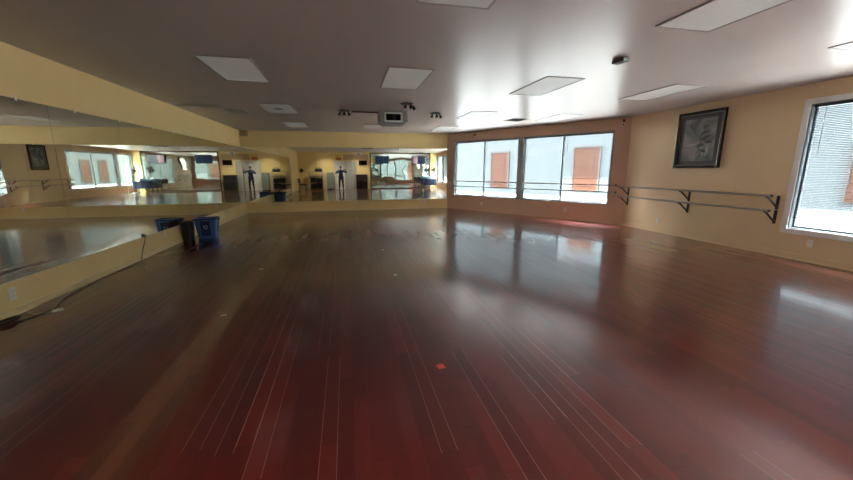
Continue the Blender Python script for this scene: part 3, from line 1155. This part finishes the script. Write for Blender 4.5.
# ------------------------------------------------------------------ cables
cab = thing('power_cable', (XL, 6.7, 0), 0, 'thin black cable hanging from the left mirror along the baseboard to a white adapter', 'cable')
pts = [(0.02, 0.05, 0.40), (0.028, 0.05, 0.355), (0.030, 0.02, 0.30), (0.028, -0.06, 0.18), (0.03, -0.13, 0.09), (0.05, -0.20, 0.02), (0.10, -0.45, 0.008),
       (0.075, -0.80, 0.007), (0.07, -1.2, 0.007), (0.09, -1.6, 0.007), (0.12, -1.9, 0.007), (0.19, -2.15, 0.007), (0.26, -2.35, 0.008), (0.24, -2.55, 0.007), (0.15, -2.72, 0.007), (0.09, -2.85, 0.007)]


def smooth_pts(pts, n=5):
    out = []
    P = [Vector(p) for p in pts]
    for i in range(len(P) - 1):
        p0, p1, p2, p3 = P[max(i - 1, 0)], P[i], P[i + 1], P[min(i + 2, len(P) - 1)]
        for k in range(n):
            u_ = k / n
            out.append(0.5 * ((2 * p1) + (-p0 + p2) * u_ + (2 * p0 - 5 * p1 + 4 * p2 - p3) * u_ ** 2 + (-p0 + 3 * p1 - 3 * p2 + p3) * u_ ** 3))
    out.append(P[-1])
    return out


MB().tube(smooth_pts(pts), 0.0055, 6).build('cord', 'cable_black', cab, smooth=True)
MB().box((0.008, 0.03, 0.345), (0.030, 0.075, 0.41), 0.004).build('plug', 'black_metal', cab)
MB().tube(smooth_pts([(0.045, -0.15, 0.006), (0.18, -0.30, 0.006), (0.30, -0.60, 0.006), (0.42, -0.80, 0.006)]), 0.004, 6).build('loose_cord', 'cable_black', cab, smooth=True)
b = MB()
pp = []
for k in range(40):
    a = k * 0.5
    pp.append((0.10 + (0.035 + 0.0006 * k) * math.cos(a), -2.70 + (0.12 + 0.0015 * k) * math.sin(a), 0.012 + 0.0005 * k))
b.tube(pp, 0.006, 6)
b.build('coil', 'cable_black', cab, smooth=True)
# white adapter plugged onto the cable
AM = Matrix.Translation((0.345, -2.42, 0.001)) @ Matrix.Rotation(math.radians(38), 4, 'Z')
ad = MB().box((-0.045, -0.02, 0.0), (0.045, 0.02, 0.028), 0.006, AM).build('plug_adapter', 'white_plastic', cab)
ad['label'] = 'white plug adapter'
MB().tube([AM @ q for q in smooth_pts([(-0.045, 0, 0.012), (-0.10, 0.02, 0.008), (-0.16, 0.06, 0.006), (-0.20, 0.13, 0.006)])], 0.005, 6).build('white_cord', 'white_plastic', ad, smooth=True)
for sx in (-0.008, 0.008):
    MB().box((0.044, sx - 0.001, 0.012), (0.06, sx + 0.001, 0.018), 0, AM).build('prong', 'bar_metal', ad)


# ------------------------------------------------------------------ tape marks
def tape(x, y, w_, l_, rz, m, label, group=None):
    b = MB()
    n = 5
    rr_ = random.Random(int(x * 100 + y * 10))
    top = [(-w_ / 2 + w_ * k / n, l_ / 2 + rr_.uniform(-1, 1) * l_ * 0.05) for k in range(n + 1)]
    bot = [(w_ / 2 - w_ * k / n, -l_ / 2 + rr_.uniform(-1, 1) * l_ * 0.05) for k in range(n + 1)]
    b.prism(top + bot, 0.0002, 0.0012)
    o = b.build('tape_mark', m, None, (x, y, 0), rz)
    tag(o, label, 'tape mark', group)


tape(0.637, 2.345, 0.055, 0.062, 0.1, 'red_tape', 'bright red square of tape on the floor in the middle foreground')
tape(0.62, 4.77, 0.045, 0.03, 0.2, 'pale_tape', 'pale tape mark straight behind the red tape square', 'pale tape marks on the floor')
tape(0.61, 6.39, 0.045, 0.03, 0.0, 'pale_tape', 'faint pale tape mark in the middle of the floor, farther than the red one', 'pale tape marks on the floor')
tape(-1.30, 5.53, 0.06, 0.03, 0.3, 'pale_tape', 'pale tape mark on the left half of the floor, farther one', 'pale tape marks on the floor')
tape(-1.285, 3.77, 0.055, 0.028, 0.2, 'pale_tape', 'pale tape mark on the left half of the floor, nearer one', 'pale tape marks on the floor')
tape(1.90, 7.65, 0.04, 0.03, 0.1, 'red_tape', 'tiny red tape mark far out before the slanted windows')

# ------------------------------------------------------------------ behind the camera (seen in the mirrors)
RS = lambda x: XR - x     # distance along the rear wall
p, rz = wp('rear', RS(6.60), 0.02)
t = thing('framed_mirror', p, rz, 'huge wavy mirror wall in a thin black frame behind the camera', 'mirror')
FW, FH = 4.75, 2.70
b = MB()
b.box((0, -0.05, 0), (0.07, 0, FH)).box((FW - 0.07, -0.05, 0), (FW, 0, FH)).box((0.07, -0.05, FH - 0.06), (FW - 0.07, 0, FH)).box((0.07, -0.05, 0), (FW - 0.07, 0, 0.05))
b.build('frame', 'black_metal', t)
q = (FW - 0.14) / 4
for k in range(4):
    MB().box((0.07 + q * k + 0.003, -0.02, 0.05), (0.07 + q * (k + 1) - 0.003, -0.002, FH - 0.06)).build('mirror_glass', 'wavy_mirror', t)


def television(x, z, w_, h_, label, m, pink=False, group='televisions on the rear wall', off=0.06):
    p, rz = wp('rear', RS(x), z, 0.052 if x > 2 else 0.02)
    t = thing('television', p, rz, label, 'television', group)
    M = Matrix.Translation((0, -off, 0)) @ Matrix.Rotation(math.radians(8), 4, 'X')
    MB().box((-w_ / 2, -0.03, -h_ / 2), (w_ / 2, 0.03, h_ / 2), 0.008, M).build('casing', 'black_metal', t)
    s = MB().box((-w_ / 2 + 0.02, -0.032, -h_ / 2 + 0.025), (w_ / 2 - 0.02, -0.030, h_ / 2 - 0.02), 0, M).build('screen', m, t)
    if pink:  # pink patch with faint emission on one half of the screen
        MB().box((w_ / 2 - 0.42, -0.0335, -h_ / 2 + 0.06), (w_ / 2 - 0.06, -0.0322, h_ / 2 - 0.04), 0, M).build('pink_patch', 'screen_pink', s)
    MB().box((-0.12, -off + 0.02, -0.10), (0.12, 0.0, 0.10)).build('wall_bracket', 'black_metal', t)
    return t


television(2.78, 2.19, 1.02, 0.58, 'blue lit television on the rear mirror wall, left half of it', 'screen_blue')
television(5.65, 2.18, 1.05, 0.58, 'blue lit television with a pink patch on the rear mirror wall', 'screen_blue', True)
television(1.32, 1.97, 0.62, 0.36, 'small dark television beside the black framed mirror', 'screen_dark')

# white grille on the rear wall
p, rz = wp('rear', RS(1.0), 2.60)
t = thing('wall_vent', p, rz, 'white wall vent with dark grille high above the dark cabinet', 'air vent')
MB().box((-0.26, -0.02, -0.11), (0.26, -0.0005, 0.11), 0.004).build('vent_frame', 'white_plastic', t)
b = MB()
for k in range(5):
    b.box((-0.13, -0.024, -0.055 + k * 0.024), (0.13, -0.019, -0.042 + k * 0.024))
b.build('grille', 'black_metal', t)


def door(name, x0, x1, m, label):
    p, rz = wp('rear', RS(x1), 0)
    W = x1 - x0
    t = thing(name, p, rz, label, 'door', None, 'structure')
    MB().box((0, -0.03, 0.005), (W, -0.001, 2.03)).build('door_leaf', m, t)
    b = MB()
    b.box((-0.06, -0.04, 0), (0, 0, 2.09), 0.003).box((W, -0.04, 0), (W + 0.06, 0, 2.09), 0.003).box((0, -0.04, 2.03), (W, 0, 2.09), 0.003)
    b.build('door_frame', m, t)
    h = MB()
    h.tube([(0.07, -0.03, 1.0), (0.07, -0.07, 1.0), (0.10, -0.08, 1.0), (0.19, -0.08, 1.0)], 0.010, 8)
    h.build('door_handle', 'bar_metal', t)


door('door_1', -0.74, -0.12, 'door_white', 'white door behind the person, seen in the far mirrors')
door('door_2', 0.02, 0.78, 'door_grey', 'grey door right behind the person, seen in the far mirrors')
MB().box((0, -0.02, 0), (1.85, -0.0005, 0.42)).build('wall_board', 'tan_board', None, *wp('rear', RS(1.72), 2.16))
tag(bpy.data.objects['wall_board'], 'long tan board over the grey door behind the camera', 'board')
p, rz = wp('rear', RS(-0.47), 2.16)
t = thing('poster', p, rz, 'small red and yellow poster above the white door', 'poster')
MB().box((-0.22, -0.006, 0.0), (0.22, -0.0005, 0.40)).build('sheet', 'poster_yellow', t)
MB().box((-0.19, -0.008, 0.02), (0.19, -0.006, 0.17)).build('red_picture', 'poster_red', t)

# tall cool grey cabinet
t = thing('storage_cabinet', (-1.14, YR + 0.27, 0), PI, 'pale teal grey storage cabinet beside the white door', 'cabinet')
MB().box((-0.23, -0.22, 0.04), (0.23, 0.24, 1.27), 0.006).build('cabinet_body', 'teal_cabinet', t)
for sx in (-1, 1):
    d = MB().box((min(sx * 0.003, sx * 0.222), -0.238, 0.07), (max(sx * 0.003, sx * 0.222), -0.221, 1.24), 0.003).build('door', 'teal_cabinet', t)
    MB().cyl((sx * 0.03, -0.25, 0.62), (sx * 0.03, -0.25, 0.76), 0.007, 8).build('handle', 'bar_metal', d)
MB().box((-0.21, -0.20, 0.0), (0.21, 0.22, 0.04)).build('plinth', 'black_metal', t)

# equipment rack with white uprights
t = thing('equipment_rack', (-2.10, YR + 0.42, 0), PI, 'equipment rack with white uprights and dark boxes on its shelves', 'rack')
for sx in (-0.5, 0.5):
    for sy in (-0.25, 0.25):
        MB().box((sx - 0.035, sy - 0.03, 0), (sx + 0.035, sy + 0.03, 1.36), 0.004).build('upright', 'cream_metal', t)
for z in (0.12, 0.55, 0.98, 1.30):
    MB().box((-0.46, -0.27, z), (0.46, 0.27, z + 0.03), 0.003).build('shelf', 'black_vinyl' if z < 0.9 else 'grey_metal', t)
for (x, z, w_, h_, n_) in ((-0.22, 0.15, 0.38, 0.36, 'largest box at the bottom left'), (0.2, 0.15, 0.36, 0.30, 'bottom right box'),
                           (-0.2, 0.58, 0.40, 0.28, 'middle shelf wider box'), (0.22, 0.58, 0.34, 0.33, 'middle shelf taller box')):
    bx = thing('storage_box', (-2.10 - x, YR + 0.42, z + 0.0005), PI, 'black storage box in the equipment rack, ' + n_, 'box', 'black boxes in the equipment rack')
    MB().box((-w_ / 2, -0.22, 0), (w_ / 2, 0.22, h_ - 0.03), 0.008).build('box_body', 'black_vinyl', bx)
    MB().box((-w_ / 2 - 0.008, -0.228, h_ - 0.045), (w_ / 2 + 0.008, 0.228, h_ - 0.01), 0.005).build('box_lid', 'black_metal', bx)
t = thing('duffel_bag', (-1.92, YR + 0.42, 1.3305), PI, 'dark duffel bag lying on top of the equipment rack', 'bag')
b = loft(MB(), [(rrect(.20, .09, .05), 0.0), (rrect(.26, .14, .10), 0.05), (rrect(.27, .15, .12), 0.12), (rrect(.24, .11, .09), 0.19), (rrect(.17, .05, .04), 0.225)])
b.build('bag_body', 'black_vinyl', t, smooth=True)
MB().tube(smooth_pts([(-0.13, -0.10, 0.14), (-0.11, -0.05, 0.25), (0, -0.02, 0.29), (0.11, -0.05, 0.25), (0.13, -0.10, 0.14)]), 0.012, 8).build('handle', 'black_metal', t, smooth=True)


def pedestal_fan(loc, rz, label, m, mh, hz, r):
    t = thing('pedestal_fan', loc, rz, label, 'fan', 'pedestal fans behind the camera')
    MB().lathe([(0.19, 0.0), (0.20, 0.012), (0.17, 0.03), (0.04, 0.05), (0.03, 0.07)], 28).build('base', m, t, smooth=True)
    MB().cyl((0, 0, 0.05), (0, 0, hz - 0.04), 0.016, 12).build('pole', m, t, smooth=True)
    MB().lathe([(0.04, 0), (0.065, 0.02), (0.06, 0.11), (0.03, 0.14)], 20, m=Matrix.Translation((0, -0.01, hz)) @ Matrix.Rotation(-PI / 2, 4, 'X')).build('motor', mh, t, smooth=True)
    b = MB()
    for k in range(30):
        a = 2 * PI * k / 30
        c, s = math.cos(a), math.sin(a)
        b.tube([(0.04 * c, -0.10, hz + 0.04 * s), (r * 0.8 * c, -0.09, hz + r * 0.8 * s), (r * c, -0.05, hz + r * s), (r * 0.8 * c, 0.0, hz + r * 0.8 * s), (0.05 * c, 0.015, hz + 0.05 * s)], 0.0028, 4)
    for (rr_, y) in ((r, -0.05), (r * 0.8, -0.09), (r * 0.5, -0.095)):
        b.tube([(rr_ * math.cos(2 * PI * k / 32), y, hz + rr_ * math.sin(2 * PI * k / 32)) for k in range(33)], 0.004, 6)
    b.build('cage', mh, t)
    for k in range(4):
        a = 2 * PI * k / 4 + 0.4
        b = MB()
        vv = []
        for (q, w_) in ((0.03, 0.02), (r * 0.45, 0.07), (r * 0.85, 0.08)):
            for sgn in (-1, 1):
                x, z = q * math.cos(a) - sgn * w_ * math.sin(a), q * math.sin(a) + sgn * w_ * math.cos(a)
                vv.append((x, -0.05 + sgn * 0.018, hz + z))
        for y_ in (0, 0.004):
            v = [b.bm.verts.new((x, y + y_, z)) for (x, y, z) in vv]
            b.bm.faces.new((v[0], v[1], v[3], v[2]))
            b.bm.faces.new((v[2], v[3], v[5], v[4]))
        b.build('blade', mh, t)


pedestal_fan((6.62, -0.42, 0), -0.5, 'black pedestal fan standing before the window near the rear corner', 'black_metal', 'black_metal', 1.48, 0.27)
pedestal_fan((-3.10, -1.12, 0), PI + 0.3, 'cream pedestal fan with dark head near the rear left corner', 'cream_metal', 'black_metal', 1.40, 0.15)


# stacking chairs
def chair(loc, rz, label, m='black_vinyl', group='black chairs behind the camera'):
    t = thing('stacking_chair', loc, rz, label, 'chair', group)
    MB().box((-0.22, -0.22, 0.43), (0.22, 0.20, 0.48), 0.015).build('seat', m, t)
    MB().box((-0.21, 0.0, 0.0), (0.21, 0.035, 0.34), 0.015, Matrix.Translation((0, 0.21, 0.54)) @ Matrix.Rotation(math.radians(-10), 4, 'X')).build('backrest', m, t)
    for sx in (-1, 1):
        MB().tube([(sx * 0.20, -0.22, 0), (sx * 0.20, -0.19, 0.44)], 0.011, 8).build('leg', 'black_metal', t)
        MB().tube([(sx * 0.20, 0.26, 0), (sx * 0.20, 0.20, 0.44), (sx * 0.20, 0.23, 0.55), (sx * 0.20, 0.27, 0.80)], 0.011, 8).build('leg', 'black_metal', t)
    return t


chair((-2.95, -0.30, 0), PI / 2 + 0.1, 'black chair by the left wall near the cream fan')
chair((-2.95, 0.40, 0), PI / 2 - 0.1, 'black chair along the left wall, nearer to the mirror end')
# dark upright cabinet / desk
t = thing('dark_cabinet', (1.20, YR + 0.30, 0), PI, 'dark brown upright cabinet with a shelf beside the black framed mirror', 'cabinet')
MB().box((-0.42, -0.10, 0.02), (0.42, 0.27, 1.08), 0.008).build('cabinet_body', 'dark_wood', t)
MB().box((-0.44, -0.13, 1.08), (0.44, 0.28, 1.11), 0.006).build('top', 'dark_wood', t)
MB().box((-0.42, -0.29, 0.62), (0.42, -0.10, 0.68), 0.006).build('shelf', 'dark_wood', t)
for sx in (-0.38, 0.38):
    MB().box((sx - 0.025, -0.27, 0.0), (sx + 0.025, -0.22, 0.62), 0.004).build('leg', 'dark_wood', t)
MB().box((-0.30, -0.112, 0.76), (0.30, -0.10, 1.0), 0.004).build('front_panel', 'black_metal', t)

# table with navy cloth in the rear right corner
t = thing('side_table', (6.42, -0.92, 0), 0, 'low table with teal top in the rear right corner', 'table')
MB().box((-0.45, -0.28, 0.70), (0.45, 0.28, 0.735), 0.006).build('tabletop', 'teal_top', t)
for sx in (-0.40, 0.40):
    for sy in (-0.24, 0.24):
        MB().cyl((sx, sy, 0), (sx, sy, 0.70), 0.016, 10).build('leg', 'black_metal', t)
t2 = thing('tablecloth', (6.42, -0.92, 0), 0, 'navy cloth hanging over the low corner table', 'tablecloth')
b = MB()
NS = 60
top_, bot_ = [], []
for k in range(NS):
    u_ = k / NS * 4
    sd, f = int(u_), u_ - int(u_)
    w_, d_ = 0.462, 0.292
    P_ = [(-w_ + 2 * w_ * f, -d_), (w_, -d_ + 2 * d_ * f), (w_ - 2 * w_ * f, d_), (-w_, d_ - 2 * d_ * f)][sd]
    N_ = [(0, -1), (1, 0), (0, 1), (-1, 0)][sd]
    r_ = 0.012 + 0.012 * math.sin(k * 1.7)
    top_.append((P_[0], P_[1], 0.739))
    bot_.append((P_[0] + N_[0] * r_, P_[1] + N_[1] * r_, 0.25))
tv = [b.bm.verts.new(v) for v in top_]
bv = [b.bm.verts.new(v) for v in bot_]
for k in range(NS):
    b.bm.faces.new((bv[k], bv[(k + 1) % NS], tv[(k + 1) % NS], tv[k]))
b.bm.faces.new(tv)
b.build('cloth_sheet', 'navy_cloth', t2, smooth=True)
chair((5.60, -0.85, 0), PI - 0.2, 'black chair beside the low corner table')
bg = thing('teal_bag', (6.30, -0.90, 0.7400), 0.3, 'teal gym bag lying on the low corner table', 'bag')
b = loft(MB(), [(rrect(.20, .09, .05), 0.0), (rrect(.26, .13, .10), 0.05), (rrect(.25, .12, .10), 0.12), (rrect(.18, .06, .05), 0.18)])
b.build('bag_body', 'teal_top', bg, smooth=True)
MB().tube(smooth_pts([(-0.10, -0.08, 0.12), (-0.08, -0.04, 0.21), (0.08, -0.04, 0.21), (0.10, -0.08, 0.12)]), 0.010, 8).build('handle', 'black_metal', bg, smooth=True)


# ------------------------------------------------------------------ the person holding the phone
def skin_chain(verts, edges, radii, name, m, parent=None, sub=2, root=0):
    me = bpy.data.meshes.new(name)
    me.from_pydata(verts, edges, [])
    o = bpy.data.objects.new(name, me)
    COL.objects.link(o)
    sk = o.modifiers.new('Skin', 'SKIN')
    sk.use_smooth_shade = True
    lay = me.skin_vertices[0].data
    for i, r in enumerate(radii):
        r2 = r if isinstance(r, tuple) else (r, r)
        lay[i].radius = r2
        lay[i].use_root = (i == root)
    ss = o.modifiers.new('Subdivision', 'SUBSURF')
    ss.levels = ss.render_levels = sub
    bpy.context.view_layer.update()
    dg = bpy.context.evaluated_depsgraph_get()
    ev = o.evaluated_get(dg)
    me2 = bpy.data.meshes.new_from_object(ev, depsgraph=dg)
    bpy.data.objects.remove(o)
    return me2


def merged(name, meshes, m, parent, voxel=None):
    bm = bmesh.new()
    for q in meshes:
        bm.from_mesh(q)
    me = bpy.data.meshes.new(name)
    bm.to_mesh(me)
    bm.free()
    me.materials.clear()
    me.materials.append(MATS[m])
    for pl_ in me.polygons:
        pl_.use_smooth = True
        pl_.material_index = 0
    o = bpy.data.objects.new(name, me)
    COL.objects.link(o)
    o.parent = parent
    if voxel:
        rm = o.modifiers.new('Remesh', 'REMESH')
        rm.mode = 'VOXEL'
        rm.voxel_size = voxel
        rm.use_smooth_shade = True
    return o


per = thing('person', (-0.34, -0.52, 0), 0, 'person in navy shirt and black trousers holding up a phone, seen in the mirrors', 'person')
# coordinates local to the person (facing +y); the phone hangs just behind the camera position
PC = Vector((0.34, 0.52, 0))      # camera foot in the person's frame
pel, belly, chest, neck0, neck1 = (0, 0, 0.93), (0, 0.0, 1.08), (0, 0.0, 1.27), (0, -0.005, 1.44), (0, 0.015, 1.50)
shl, shr = (-0.17, 0.0, 1.38), (0.17, 0.0, 1.38)
ell, elr = (-0.36, 0.16, 1.22), (0.40, 0.14, 1.26)
wrl, wrr = (0.125, 0.425, 1.405), (0.375, 0.40, 1.40)
hipl, hipr = (-0.10, 0, 0.90), (0.10, 0, 0.90)
knl, knr = (-0.12, 0.03, 0.50), (0.12, 0.02, 0.50)
anl, anr = (-0.135, -0.02, 0.09), (0.135, -0.03, 0.09)
V = [pel, belly, chest, neck0, neck1, shl, ell, wrl, shr, elr, wrr, hipl, knl, anl, hipr, knr, anr]
Ed = [(0, 1), (1, 2), (2, 3), (3, 4), (2, 5), (5, 6), (6, 7), (2, 8), (8, 9), (9, 10), (0, 11), (11, 12), (12, 13), (0, 14), (14, 15), (15, 16)]
Rd = [(0.145, 0.10), (0.13, 0.09), (0.15, 0.10), 0.062, 0.055, 0.058, 0.040, 0.026, 0.058, 0.040, 0.026, 0.085, 0.055, 0.036, 0.085, 0.055, 0.036]
body_me = skin_chain(V, Ed, Rd, 'body', 'skin')


def head_mesh(c, pitch):
    bm = bmesh.new()
    bmesh.ops.create_uvsphere(bm, u_segments=40, v_segments=28, radius=1.0)
    for v in bm.verts:
        x, y, z = v.co
        zz = z
        wx = 0.074 * (1.0 - 0.28 * max(0, -zz) ** 1.4)
        wy = 0.094 * (1.0 - 0.12 * max(0, -zz))
        nx, ny, nz = x * wx, y * wy, z * 0.116
        if y > 0 and zz < -0.3:                                   # jaw and chin forward
            ny += 0.012 * (-zz)
        f = max(0, y)
        ny += f * 0.022 * math.exp(-((x / 0.16) ** 2) - ((z + 0.17) / 0.16) ** 2)      # nose
        ny += f * 0.008 * math.exp(-((x / 0.13) ** 2) - ((z - 0.02) / 0.2) ** 2)
        for sx in (-1, 1):
            ny -= f * 0.010 * math.exp(-(((x - sx * 0.36) / 0.16) ** 2) - ((z - 0.06) / 0.10) ** 2)   # eye sockets
        ny += f * 0.006 * math.exp(-((x / 0.30) ** 2) - ((z + 0.47) / 0.09) ** 2)       # lips
        v.co = Vector((nx, ny, nz))
    for sx in (-1, 1):                                            # ears
        r = bmesh.ops.create_uvsphere(bm, u_segments=12, v_segments=8, radius=1.0)
        for v in r['verts']:
            v.co = Vector((sx * 0.077 + v.co[0] * 0.010, -0.004 + v.co[1] * 0.018, -0.004 + v.co[2] * 0.030))
    bmesh.ops.transform(bm, matrix=Matrix.Translation(c) @ Matrix.Rotation(-0.25, 4, 'Z') @ Matrix.Rotation(pitch, 4, 'X'), verts=bm.verts)
    me = bpy.data.meshes.new('head')
    bm.to_mesh(me)
    bm.free()
    return me


HCN = Vector((0.0, 0.045, 1.595))
HM = Matrix.Translation(HCN) @ Matrix.Rotation(-0.25, 4, 'Z') @ Matrix.Rotation(math.radians(-12), 4, 'X')
parts = [body_me, head_mesh(HCN, math.radians(-12))]


# phone: flat slab right behind the camera, facing the way it looks
PHC = Vector((PC[0] - 0.055, PC[1] - 0.022, CAM_H - 0.002))
PHM = Matrix.Translation(PHC) @ Matrix.Rotation(math.radians(-13), 4, 'Z') @ Matrix.Rotation(math.radians(-11), 4, 'X')


def hand(side):
    """palm with four bent fingers behind the phone edge and the thumb on the near side"""
    ms = []
    sx = side
    edge = PHM @ Vector((sx * 0.083, -0.004, 0))
    wr = Vector(wrr if side > 0 else wrl)
    palm0 = wr
    palm1 = PHM @ Vector((sx * 0.108, -0.035, -0.045))
    palm2 = PHM @ Vector((sx * 0.112, -0.018, -0.012))
    ms.append(skin_chain([palm0, palm1, palm2], [(0, 1), (1, 2)], [(0.024, 0.022), (0.034, 0.018), (0.036, 0.014)], 'hand', 'skin', sub=1))
    for k in range(4):
        zf = -0.034 + k * 0.0195
        ln = (0.82, 0.95, 1.0, 0.9)[k]
        a = PHM @ Vector((sx * 0.106, -0.018, zf))
        b_ = PHM @ Vector((sx * 0.100, -0.0005 * 1, zf + 0.001))
        c = PHM @ Vector((sx * (0.086 - 0.002 * k), 0.0075, zf))
        d = PHM @ Vector((sx * (0.088 - 0.034 * ln), 0.0105, zf - 0.001))
        ms.append(skin_chain([a, b_, c, d], [(0, 1), (1, 2), (2, 3)], [0.0085, 0.0078, 0.0068, 0.0058], 'finger', 'skin', sub=1))
    a = PHM @ Vector((sx * 0.108, -0.035, -0.040))
    b_ = PHM @ Vector((sx * 0.088, -0.030, -0.030))
    c = PHM @ Vector((sx * 0.062, -0.016, -0.020))
    ms.append(skin_chain([a, b_, c], [(0, 1), (1, 2)], [0.012, 0.0105, 0.008], 'thumb', 'skin', sub=1))
    return ms


parts += hand(1) + hand(-1)
bodyo = merged('body', parts, 'skin', per, 0.0055)
# shirt: torso, shoulders, long sleeves
off = 0.012
bm = bmesh.new()
bm.from_mesh(body_me)
bmesh.ops.recalc_face_normals(bm, faces=bm.faces)


def cut(co, no):
    bmesh.ops.bisect_plane(bm, geom=bm.verts[:] + bm.edges[:] + bm.faces[:], plane_co=co, plane_no=no, clear_outer=True)


cut((0, 0, 1.455), (0, 0, 1))
cut((0, 0, 0.845), (0, 0, -1))
for e_, w_ in ((ell, wrl), (elr, wrr)):
    d = Vector(w_) - Vector(e_)
    sub_ = [v for v in bm.verts if (v.co - Vector(w_)).dot(d.normalized()) > -0.02 and (v.co - Vector(w_)).length < 0.12]
    bmesh.ops.delete(bm, geom=sub_, context='VERTS')
bm.normal_update()
nn = {v: v.normal.copy() for v in bm.verts}
for v in bm.verts:
    v.co += nn[v] * (0.017 if v.co[2] > 1.0 else 0.026)
me = bpy.data.meshes.new('shirt')
bm.to_mesh(me)
bm.free()
me.materials.clear()
me.materials.append(MATS['shirt_navy'])
for pl_ in me.polygons:
    pl_.use_smooth = True
    pl_.material_index = 0
sh = bpy.data.objects.new('shirt', me)
COL.objects.link(sh)
sh.parent = per
sm = sh.modifiers.new('Solidify', 'SOLIDIFY')
sm.thickness = 0.006
TV_ = [(0, 0, 1.0), (0, 0, 0.90), (-0.10, 0, 0.86), knl, (anl[0], anl[1], 0.10), (0.10, 0, 0.86), knr, (anr[0], anr[1], 0.10)]
TE = [(0, 1), (1, 2), (2, 3), (3, 4), (1, 5), (5, 6), (6, 7)]
TR = [(0.150, 0.108), (0.152, 0.110), 0.098, 0.068, 0.054, 0.098, 0.068, 0.054]
merged('trousers', [skin_chain(TV_, TE, TR, 'trousers', 'trouser_black')], 'trouser_black', per, 0.009)
for an in (anl, anr):
    b = loft(MB(), [([(x + an[0], y * 1.0 + an[1] + 0.07) for (x, y) in rrect(.048, .135, .045)], 0.0),
                    ([(x + an[0], y + an[1] + 0.07) for (x, y) in rrect(.052, .14, .05)], 0.025),
                    ([(x + an[0], y * .9 + an[1] + 0.055) for (x, y) in rrect(.046, .13, .045)], 0.06),
                    ([(x + an[0], y + an[1] + 0.0) for (x, y) in rrect(.042, .05, .04)], 0.11)])
    b.build('shoe', 'shoe', per, smooth=True)
# hair: cap over the skull
bm = bmesh.new()
bmesh.ops.create_uvsphere(bm, u_segments=32, v_segments=20, radius=1.0)
kill = [v for v in bm.verts if (v.co[2] < 0.25 and v.co[1] > -0.05) or v.co[2] < -0.42]
bmesh.ops.delete(bm, geom=kill, context='VERTS')
for v in bm.verts:
    v.co = HM @ Vector((v.co[0] * 0.083, v.co[1] * 0.101 - 0.004, v.co[2] * 0.125 + 0.003))
me = bpy.data.meshes.new('hair')
bm.to_mesh(me)
bm.free()
me.materials.append(MATS['hair'])
for pl_ in me.polygons:
    pl_.use_smooth = True
ho = bpy.data.objects.new('hair', me)
COL.objects.link(ho)
ho.parent = per
sm = ho.modifiers.new('Solidify', 'SOLIDIFY')
sm.thickness = 0.012
for sx in (-1, 1):
    e_ = MB().ball(HM @ Vector((sx * 0.028, 0.0765, 0.008)), 0.0105, seg=12).build('eye', 'eye_white', per, smooth=True)
    MB().ball(HM @ Vector((sx * 0.028, 0.0842, 0.008)), 0.0046, seg=10).build('pupil', 'hair', e_, smooth=True)
    MB().tube([HM @ Vector((sx * 0.014, 0.090, 0.027)), HM @ Vector((sx * 0.03, 0.086, 0.031)), HM @ Vector((sx * 0.042, 0.078, 0.027))], 0.0028, 6).build('eyebrow', 'hair', per)
MB().tube([HM @ Vector((-0.020, 0.080, -0.056)), HM @ Vector((0, 0.0935, -0.055)), HM @ Vector((0.020, 0.080, -0.056))], [0.002, 0.004, 0.002], 8).build('mouth', 'lip', per)

ph = thing('phone', (PHC[0] - 0.34, PHC[1] - 0.52, PHC[2]), 0, 'slim black phone held up sideways in both hands of the person', 'phone')
b = MB()
M = Matrix.Rotation(math.radians(-13), 4, 'Z') @ Matrix.Rotation(math.radians(-11), 4, 'X')
b.box((-0.080, -0.004, -0.038), (0.080, 0.004, 0.038), 0.003, M)
b.build('phone_body', 'black_metal', ph)
MB().box((-0.075, -0.0048, -0.035), (0.075, -0.004, 0.035), 0, M).build('phone_screen', 'screen_dark', ph)
MB().box((0.042, 0.004, 0.004), (0.074, 0.0065, 0.034), 0.001, M).build('lens_bump', 'grey_metal', ph)
